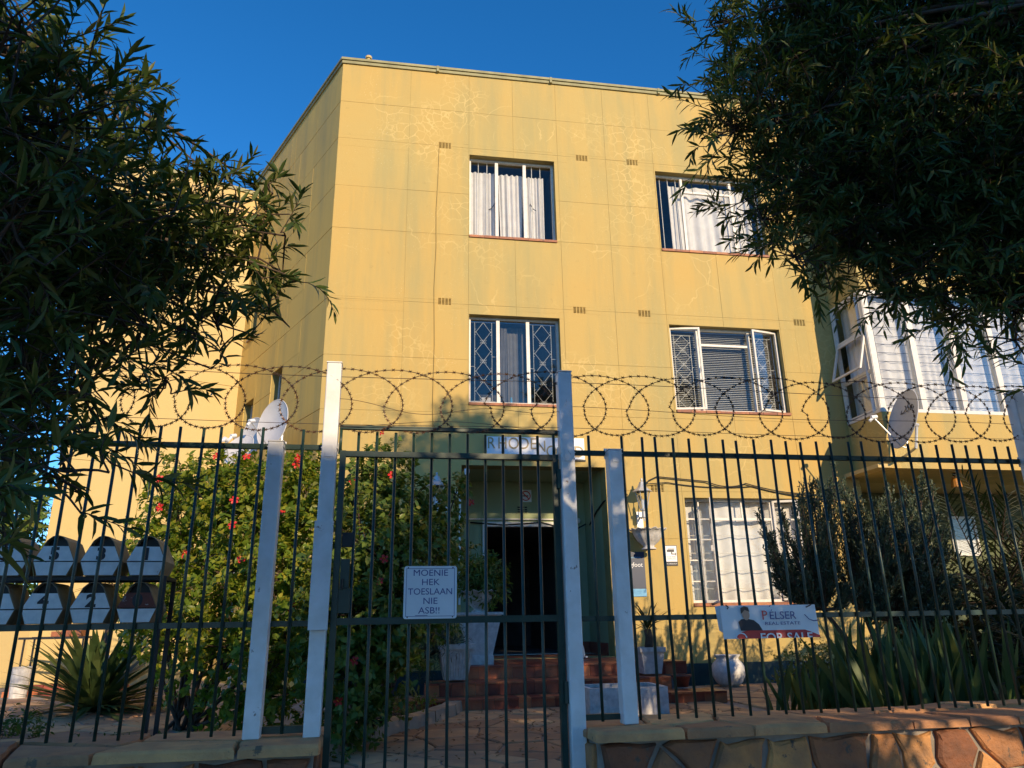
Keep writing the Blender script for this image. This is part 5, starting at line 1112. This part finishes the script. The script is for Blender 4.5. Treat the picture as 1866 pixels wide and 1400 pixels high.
# ---- juniper: fanning upright sprays
def juniper():
    r = np.random.default_rng(21); base = np.array([3.4, 7.2, GZ]); t = thing('juniper', 'dark blue green juniper with upright feathery sprays in front of the ground floor window', 'conifer', base)
    segs = []; P = []; D = []
    tips = [(1410, 985), (1428, 935), (1450, 905), (1468, 880), (1490, 900), (1512, 890), (1530, 860), (1548, 905), (1565, 930), (1590, 900), (1612, 875), (1635, 905), (1660, 890), (1686, 870), (1697, 905), (1715, 950), (1740, 985), (1400, 950), (1440, 1000), (1480, 960), (1520, 960), (1560, 990), (1600, 960), (1640, 970), (1670, 960), (1700, 1000), (1430, 1040), (1470, 1050), (1520, 1040), (1570, 1060), (1620, 1040), (1660, 1050), (1700, 1070), (1740, 1060), (1500, 930), (1540, 920), (1580, 940), (1620, 930), (1650, 940), (1690, 940), (1500, 1000), (1545, 1040), (1590, 1030), (1640, 1010), (1690, 1030), (1600, 1090), (1650, 1100), (1700, 1110)]
    fk = [at(1535, 1150, 7.2), at(1575, 1120, 7.2), at(1620, 1130, 7.3), at(1500, 1110, 7.1)]
    for f in fk: segs.append((bez(base, (base+f)/2+r.normal(0, .05, 3), f, 6), .04, .02))
    for (x, y) in tips:
        for q in range(3):
            d = 7.2+r.uniform(-.45, .5); e = at(x+r.normal(0, 10), y+r.normal(0, 12)+q*12, d); s = min(fk, key=lambda f: np.linalg.norm(f-e)); m_ = (s+e)/2+np.array([(e-s)[0]*.25, 0, -.12])
            pts = bez(s, m_, e, 9); segs.append((pts, .018, .004))
            n = 50; tt = .22+.78*r.random(n)**.8; c = (1-tt)[:, None]**2*s+2*(tt*(1-tt))[:, None]*m_+(tt**2)[:, None]*e
            tan = unit(2*(1-tt)[:, None]*(m_-s)+2*tt[:, None]*(e-m_)); dd = unit(tan+r.normal(0, .33, (n, 3))+np.array([0, 0, .35]))
            for i in range(n):
                k = 9; u = np.linspace(0, 1, k)[:, None]; sp = .12*(1.1-tt[i]*.5)
                pp = c[i]+r.normal(0, .018, 3)+dd[i]*u*sp; P.append(pp); D.append(unit(dd[i]+r.normal(0, .45, (k, 3))))
    P = np.concatenate(P); D = np.concatenate(D); n = len(P); U = unit(r.normal(size=(n, 3)))
    V, F = leaf_geo(P, D, U, .036*r.uniform(.6, 1.3, n), .012, .1, .1, 'lance'); np_mesh('foliage', V, F, 0, M_['jun'], t, 'stuff'); tubes_np('branch', segs, M_['bark'], t, 5)
juniper()
# ---- palms / cycads at the right
def palm(label, base, h, n, L, seed, el=(-20, 75), name='fan_palm'):
    r = np.random.default_rng(seed); t = thing(name, label, 'palm', base); b = np.array(base, float); top = b+np.array([0, 0, h])
    g = G(); g.tube([b, b+(top-b)*.5, top], [.12, .10, .09], 10); obj('trunk', g, M_['bark'], t, smooth=True)
    for k in range(n):
        az = k*2.399+r.uniform(-.2, .2); e = math.radians(r.uniform(*el)); d = np.array([math.cos(az)*math.cos(e), math.sin(az)*math.cos(e), math.sin(e)]); l = L*r.uniform(.75, 1.1)
        end = top+d*l-np.array([0, 0, l*.35*math.cos(e)]); mid = top+d*l*.55; pts = bez(top, mid, end, 10); g = G(); g.tube(pts, [.010-.0007*i for i in range(10)], 4)
        m_ = 34; tt = np.repeat(np.linspace(.2, 1, m_//2), 2); c = (1-tt)[:, None]**2*top+2*(tt*(1-tt))[:, None]*mid+(tt**2)[:, None]*end; tan = unit(2*(1-tt)[:, None]*(mid-top)+2*tt[:, None]*(end-mid))
        sd_ = unit(np.cross(tan, [0, 0, 1.]))*np.where(np.arange(m_) % 2, 1, -1)[:, None]; dd = unit(sd_*.8+tan*.6-np.array([0, 0, .12])+r.normal(0, .06, (m_, 3)))
        V, F = leaf_geo(c, dd, np.tile([0, 0, 1.], (m_, 1)), l*.30*(1.1-.6*abs(tt-.5)), .018, .12, .2, 'strap')
        k0 = len(g.v); g.add([tuple(v) for v in V], [tuple(int(i) for i in q) for a in F for q in a], 1); obj('frond', g, [M_['twig'], M_['palm']], t)
palm('dark feathery palm in deep shade behind the right end of the fence', (4.85, 7.7, GZ), .95, 26, 1.2, 41)
palm('second dark palm further right behind the fence, under the bay', (5.7, 8.5, GZ), 1.35, 24, 1.4, 42)
palm('low cycad with arching fronds between juniper and palms', (4.15, 6.2, GZ), .40, 20, .8, 43, name='cycad')
shrub('dark_shrub', 'dark leafy shrub filling the shade between the palms and the wall', 'shrub', (4.9, 6.9, GZ), [((4.7, 7.0, -.3), (.6, .4, .55), 380), ((5.1, 8.2, -.1), (.7, .4, .75), 380), ((4.2, 8.0, -.4), (.5, .4, .45), 220)], M_['palm'], .09, .4, seed=10)
# ================================================================ pots and ornaments
def potthing(name, label, c, parts, cat='pot'):
    t = thing(name, label, cat, c)
    for nm, prof, m, kw in parts: g = G(); g.lathe(c, prof, **kw); obj(nm, g, M_[m], t, smooth=kw.get('n', 20) > 8)
    return t
zL = -.615+.018
c = FA.P(1.76, 1.47, zL)
def sqpot(c, w0, w1, h, name, label, mt='pot', rim=.03, fr=FA, ribs=0):
    t = thing(name, label, 'pot', c, fr.rz); s, o = c[0], c[1]; T, N = fr.T, fr.N; c = np.array(c)
    def q(w_, z, a=0): return [c+T*sx*w_/2+N*sy*w_/2+np.array([0, 0, z]) for sx, sy in ((-1, 1), (1, 1), (1, -1), (-1, -1))]
    g = G(); g.hexa(q(w0, 0)+q(w1, h-.05)); 
    if ribs:
        for k in range(ribs):
            u = -.42+.84*k/(ribs-1)
            for NN, TT in ((N, T), (-T, N)):
                a, b = c+TT*u*w0+NN*w0*.5, c+TT*u*w1*.96+NN*w1*.49+np.array([0, 0, h-.09]); g.tube([a, b], .006, 4)
    obj('pot_body', g, M_[mt], t)
    g = G(); o_, i_ = w1*1.1, w1*.88; A0, A1, B1, B0 = q(o_, h-.05), q(o_*1.02, h), q(i_, h), q(i_, h-.04)
    for k in range(4):
        j = (k+1) % 4; g.hexa([A0[k], A0[j], B0[j], B0[k], A1[k], A1[j], B1[j], B1[k]])
    obj('rim', g, M_[mt], t); g = G(); g.add(q(i_, h-.03), [(0, 1, 2, 3)]); obj('soil', g, M_['soil'], t); return t
sqpot(c, .24, .36, .36, 'planter_pot', 'white tapering square pot on the steps, left of the pedestal', ribs=9)
p = c+np.array([-.10, -.05, .36]); shrub('potted_grass', 'shaggy dark rosemary like plant spilling from the white pot on the steps', 'plant', p, [(p+np.array([-.08, 0, .06]), (.28, .2, .18), 300), (p+np.array([-.24, 0, -.12]), (.16, .16, .24), 160)], M_['jun'], .07, .12, 'lance', 6, 51, stems=3, sprig=.1)
# pedestal with urn
c = FA.P(2.08, .98, -.478); pd = thing('pedestal', 'white painted tapering pedestal left of the entrance door', 'pedestal', c, FA.rz)
g = G(); T, N = FA.T, FA.N
def q4(w_, d_, z): return [c+T*sx*w_/2+N*sy*d_/2+np.array([0, 0, z]) for sx, sy in ((-1, 1), (1, 1), (1, -1), (-1, -1))]
g.hexa(q4(.30, .24, 0)+q4(.30, .24, .10)); g.hexa(q4(.28, .22, .101)+q4(.48, .34, .54)); obj('shaft', g, M_['pot'], pd)
g = G(); g.hexa(q4(.52, .38, .541)+q4(.52, .38, .57)); obj('top_slab', g, M_['pot'], pd)
cu = c+np.array([0, 0, .571])
def bowl(name, label, c, r, h, cat='planter', half=False, parent=None):
    t = thing(name, label, cat, c)
    g = G(); k = 0; n = 48
    prof = [(.42, 0), (.42, .06), (.30, .12), (.34, .2), (.62, .42), (.82, .72), (.88, .92), (1.04, .96), (1.08, 1.0), (.98, .99), (.86, .92), (.0, .88)]
    for a, b in prof:
        for j in range(n):
            th = 2*math.pi*j/n; fl = 1+(.035*math.cos(th*14) if .2 < b < .93 else (.05*math.cos(th*14) if b >= .93 and a > .9 else 0)); z = b*h+(.012*math.cos(th*14) if b > .93 and a > .9 else 0)
            g.v.append((c[0]+a*r*fl*math.cos(th), c[1]+a*r*fl*math.sin(th), c[2]+z))
    for i in range(len(prof)-1):
        for j in range(n): g.f.append((i*n+j, i*n+(j+1) % n, (i+1)*n+(j+1) % n, (i+1)*n+j)); g.m.append(0)
    obj('bowl', g, M_['pot'], t, smooth=True); return t
bowl('urn_bowl', 'white scalloped bowl planter on top of the pedestal', cu, .22, .24)
fp_ = cu+np.array([0, 0, .24]); shrub('fern', 'pale green fern growing in the scalloped bowl on the pedestal', 'plant', fp_, [(fp_+np.array([0.0, 0, .14]), (.28, .24, .26), 360), (fp_+np.array([.1, 0, .02]), (.22, .2, .2), 160)], M_['hib2'], .085, .22, 'lance', 6, 52, droop=.4)
bowl('wall_planter', 'white fluted planter bowl fixed to the wall under the right lantern', FA.P(4.50, .19, .885), .235, .27)
# black and white cat figurine
c = FA.P(3.42, .30, -.48); ct = thing('cat_statue', 'black and white glazed cat figurine sitting at the right of the entrance', 'statue', c)
g = G(); g.tube([c+np.array([0, .03, .0]), c+np.array([0, .03, .05]), c+np.array([0, .02, .13]), c+np.array([0, 0, .20]), c+np.array([0, -.01, .25])], [.075, .095, .08, .055, .042], 14); g.tube([c+np.array([-.035, -.06, 0]), c+np.array([-.03, -.045, .16])], [.02, .022], 8); g.tube([c+np.array([.035, -.06, 0]), c+np.array([.03, -.045, .16])], [.02, .022], 8)
g.tube([c+np.array([.07, .06, .015]), c+np.array([.11, .0, .02]), c+np.array([.09, -.06, .02])], .014, 6)
obj('body', g, M_['catb'], ct, smooth=True)
g = G(); h = c+np.array([0, -.03, .29]); g.tube([h+np.array([0, .05, 0]), h+np.array([0, .03, 0]), h, h+np.array([0, -.03, -.005]), h+np.array([0, -.055, -.015])], [.02, .05, .058, .045, .02], 14)
for sx in (-1, 1): g.add([h+np.array([sx*.05, 0, .03]), h+np.array([sx*.012, 0, .05]), h+np.array([sx*.04, 0, .10]), h+np.array([sx*.03, .02, .04])], [(0, 1, 2), (1, 3, 2), (3, 0, 2)])
obj('head', g, M_['catb'], ct, smooth=True)
# right pot with little cycad
c = FA.P(3.97, 1.42, zL); sqpot(c, .20, .27, .28, 'planter_pot', 'white square pot with scalloped relief on the steps, behind the short right post')
rosette('potted_cycad', 'small drooping cycad in the white pot behind the short right post', 'plant', tuple(c+np.array([0, 0, .25])), 34, .34, .022, M_['palm'], 53, (10, 80), .45, h0=.22, spread=.03)
c = FA.P(4.28, 1.55, -.735); potthing('terracotta_bowl', 'small terracotta bowl on the steps right of the white pot', c, [('bowl', [(0, 0), (.07, 0), (.10, .1), (.115, .105), (.115, .125), (.095, .125), (.085, .09), (0, .08)], 'terra', dict(n=20))])
# trough
c = FA.P(3.27, 2.55, GZ+.012); tr = thing('trough_planter', 'white square trough planter with bare soil behind the two right posts', 'planter', c, FA.rz); f6 = Fr((0, 0), AZ+R(0)); f6.O = np.array([c[0], c[1], 0]); z = c[2]
g = G(); w_, d_ = .38, .26; h = .24
for a in ((-w_, w_, d_-.04, d_), (-w_, w_, -d_, -d_+.04), (-w_, -w_+.04, -d_+.04, d_-.04), (w_-.04, w_, -d_+.04, d_-.04)): g.box(f6, a[0], a[1], a[2], a[3], z, z+h)
obj('trough_wall', g, M_['pot'], tr); g = G(); g.box(f6, -w_+.04, w_-.04, -d_+.04, d_-.04, z, z+h-.05); obj('soil', g, M_['soil'], tr)
# jar
c = FA.P(5.40, .34, GZ+.012); potthing('ceramic_jar', 'round white jar with a flared neck standing by the teal plinth', c, [('jar', [(0, 0), (.11, 0), (.17, .06), (.215, .15), (.22, .21), (.19, .28), (.145, .325), (.14, .345), (.165, .375), (.17, .385), (.15, .38), (.12, .345), (0, .3)], 'pot', dict(n=36))])
# ================================================================ things in the left yard
gw = thing('garden_wall', 'low cream garden wall at the left end of the yard', 'wall', (-9, 12, GZ)); g = G(); g.bx(-14, -6.9, 12.0, 12.2, GZ, .05); obj('wall_face', g, M_['wing'], gw); g = G(); g.bx(-14, -6.9, 11.97, 12.23, .0505, .10); obj('coping', g, M_['concrete'], gw)
c = at(85, 1262, 10.5); f7 = Fr((c[0], c[1]), AZ); br = thing('brick_braai', 'small brick barbecue with an iron grate beside the pale wing', 'barbecue', c, f7.rz)
k = 0
for lev in range(2):
    for i in range(5):
        g = G(); g.box(f7, -.55+i*.225+(.05 if lev else 0), -.335+i*.225+(.05 if lev else 0), -.11, .0, GZ+lev*.075, GZ+lev*.075+.068); obj('brick', g, M_['tile'], br)
for s in (-.40, .34):
    for o in (-.32, -.02):
        g = G(); g.box(f7, s, s+.02, o, o+.02, GZ+(.152 if o > -.1 else 0), GZ+.72); obj('leg', g, M_['black'], br)
g = G()
for i in range(16): g.tube([f7.P(-.42+i*.053, -.36, GZ+.735), f7.P(-.42+i*.053, .04, GZ+.735)], .005, 4)
g.box(f7, -.45, .42, .03, .045, GZ+.721, GZ+.75); g.box(f7, -.45, .42, -.37, -.355, GZ+.721, GZ+.75); obj('grate', g, M_['black'], br)
for i in range(3):
    g = G(); g.box(f7, -.1+i*.13, .02+i*.13, -.3, -.08, GZ+.752, GZ+.82+.02*i); tag(obj('loose_brick', g, M_['sill']), ['left loose brick on the barbecue grate', 'middle loose brick on the barbecue grate', 'right loose brick on the barbecue grate'][i], 'brick')
f8 = Fr(f7.P(.42, .25, 0)[:2], AZ+R(20)); g = G(); g.hexa([f8.P(0, 0, GZ), f8.P(.22, 0, GZ), f8.P(.22, -.02, GZ), f8.P(0, -.02, GZ), f8.P(.10, -.25, GZ+.5), f8.P(.32, -.25, GZ+.5), f8.P(.32, -.27, GZ+.5), f8.P(.10, -.27, GZ+.5)]); tag(obj('leaning_board', g, M_['pot']), 'pale board leaning against the barbecue', 'board')
g = G(); f9 = Fr(f7.P(-.30, .12, 0)[:2], AZ); g.lathe(f9.P(0, 0, GZ), [(0, 0), (.10, 0), (.12, .36), (.13, .38), (.11, .38), (0, .33)], 16); tag(obj('bucket', g, M_['pot']), 'pale plastic bucket in front of the barbecue', 'bucket')
g = G(); f9 = Fr(f7.P(.62, .05, 0)[:2], AZ+R(8)); g.box(f9, 0, .34, -.22, 0, GZ, GZ+.20); g.box(f9, .01, .33, -.2, -.02, GZ+.2005, GZ+.22); tag(obj('brick_stack', g, M_['tile']), 'low red block of stacked bricks beside the strap leaf plant', 'brick stack')
# dry leaves on the paths
r = np.random.default_rng(77); n = 420; P = np.stack([r.uniform(-1.2, 2.2, n), r.uniform(5.2, 8.0, n), np.full(n, GZ+.018)], 1); P2 = np.stack([r.uniform(-6, -2, n), r.uniform(5.5, 10, n), np.full(n, GZ+.012)], 1); P = np.concatenate([P, P2]); a = r.uniform(0, 6.3, 2*n)
M_['litter'] = leafmat('fallen_leaf', [(.18, .10, .04), (.28, .18, .07), (.12, .07, .03)], .0, .8)
V, F = leaf_geo(P, np.stack([np.cos(a), np.sin(a), r.uniform(-.05, .2, 2*n)], 1), np.tile([0, 0, 1.], (2*n, 1)), r.uniform(.03, .07, 2*n), .014, -.1, .3, 'lance'); o = np_mesh('fallen_leaves', V, F, 0, M_['litter']); tag(o, 'dry narrow leaves scattered over the flagstones', 'leaf litter', kind='stuff')
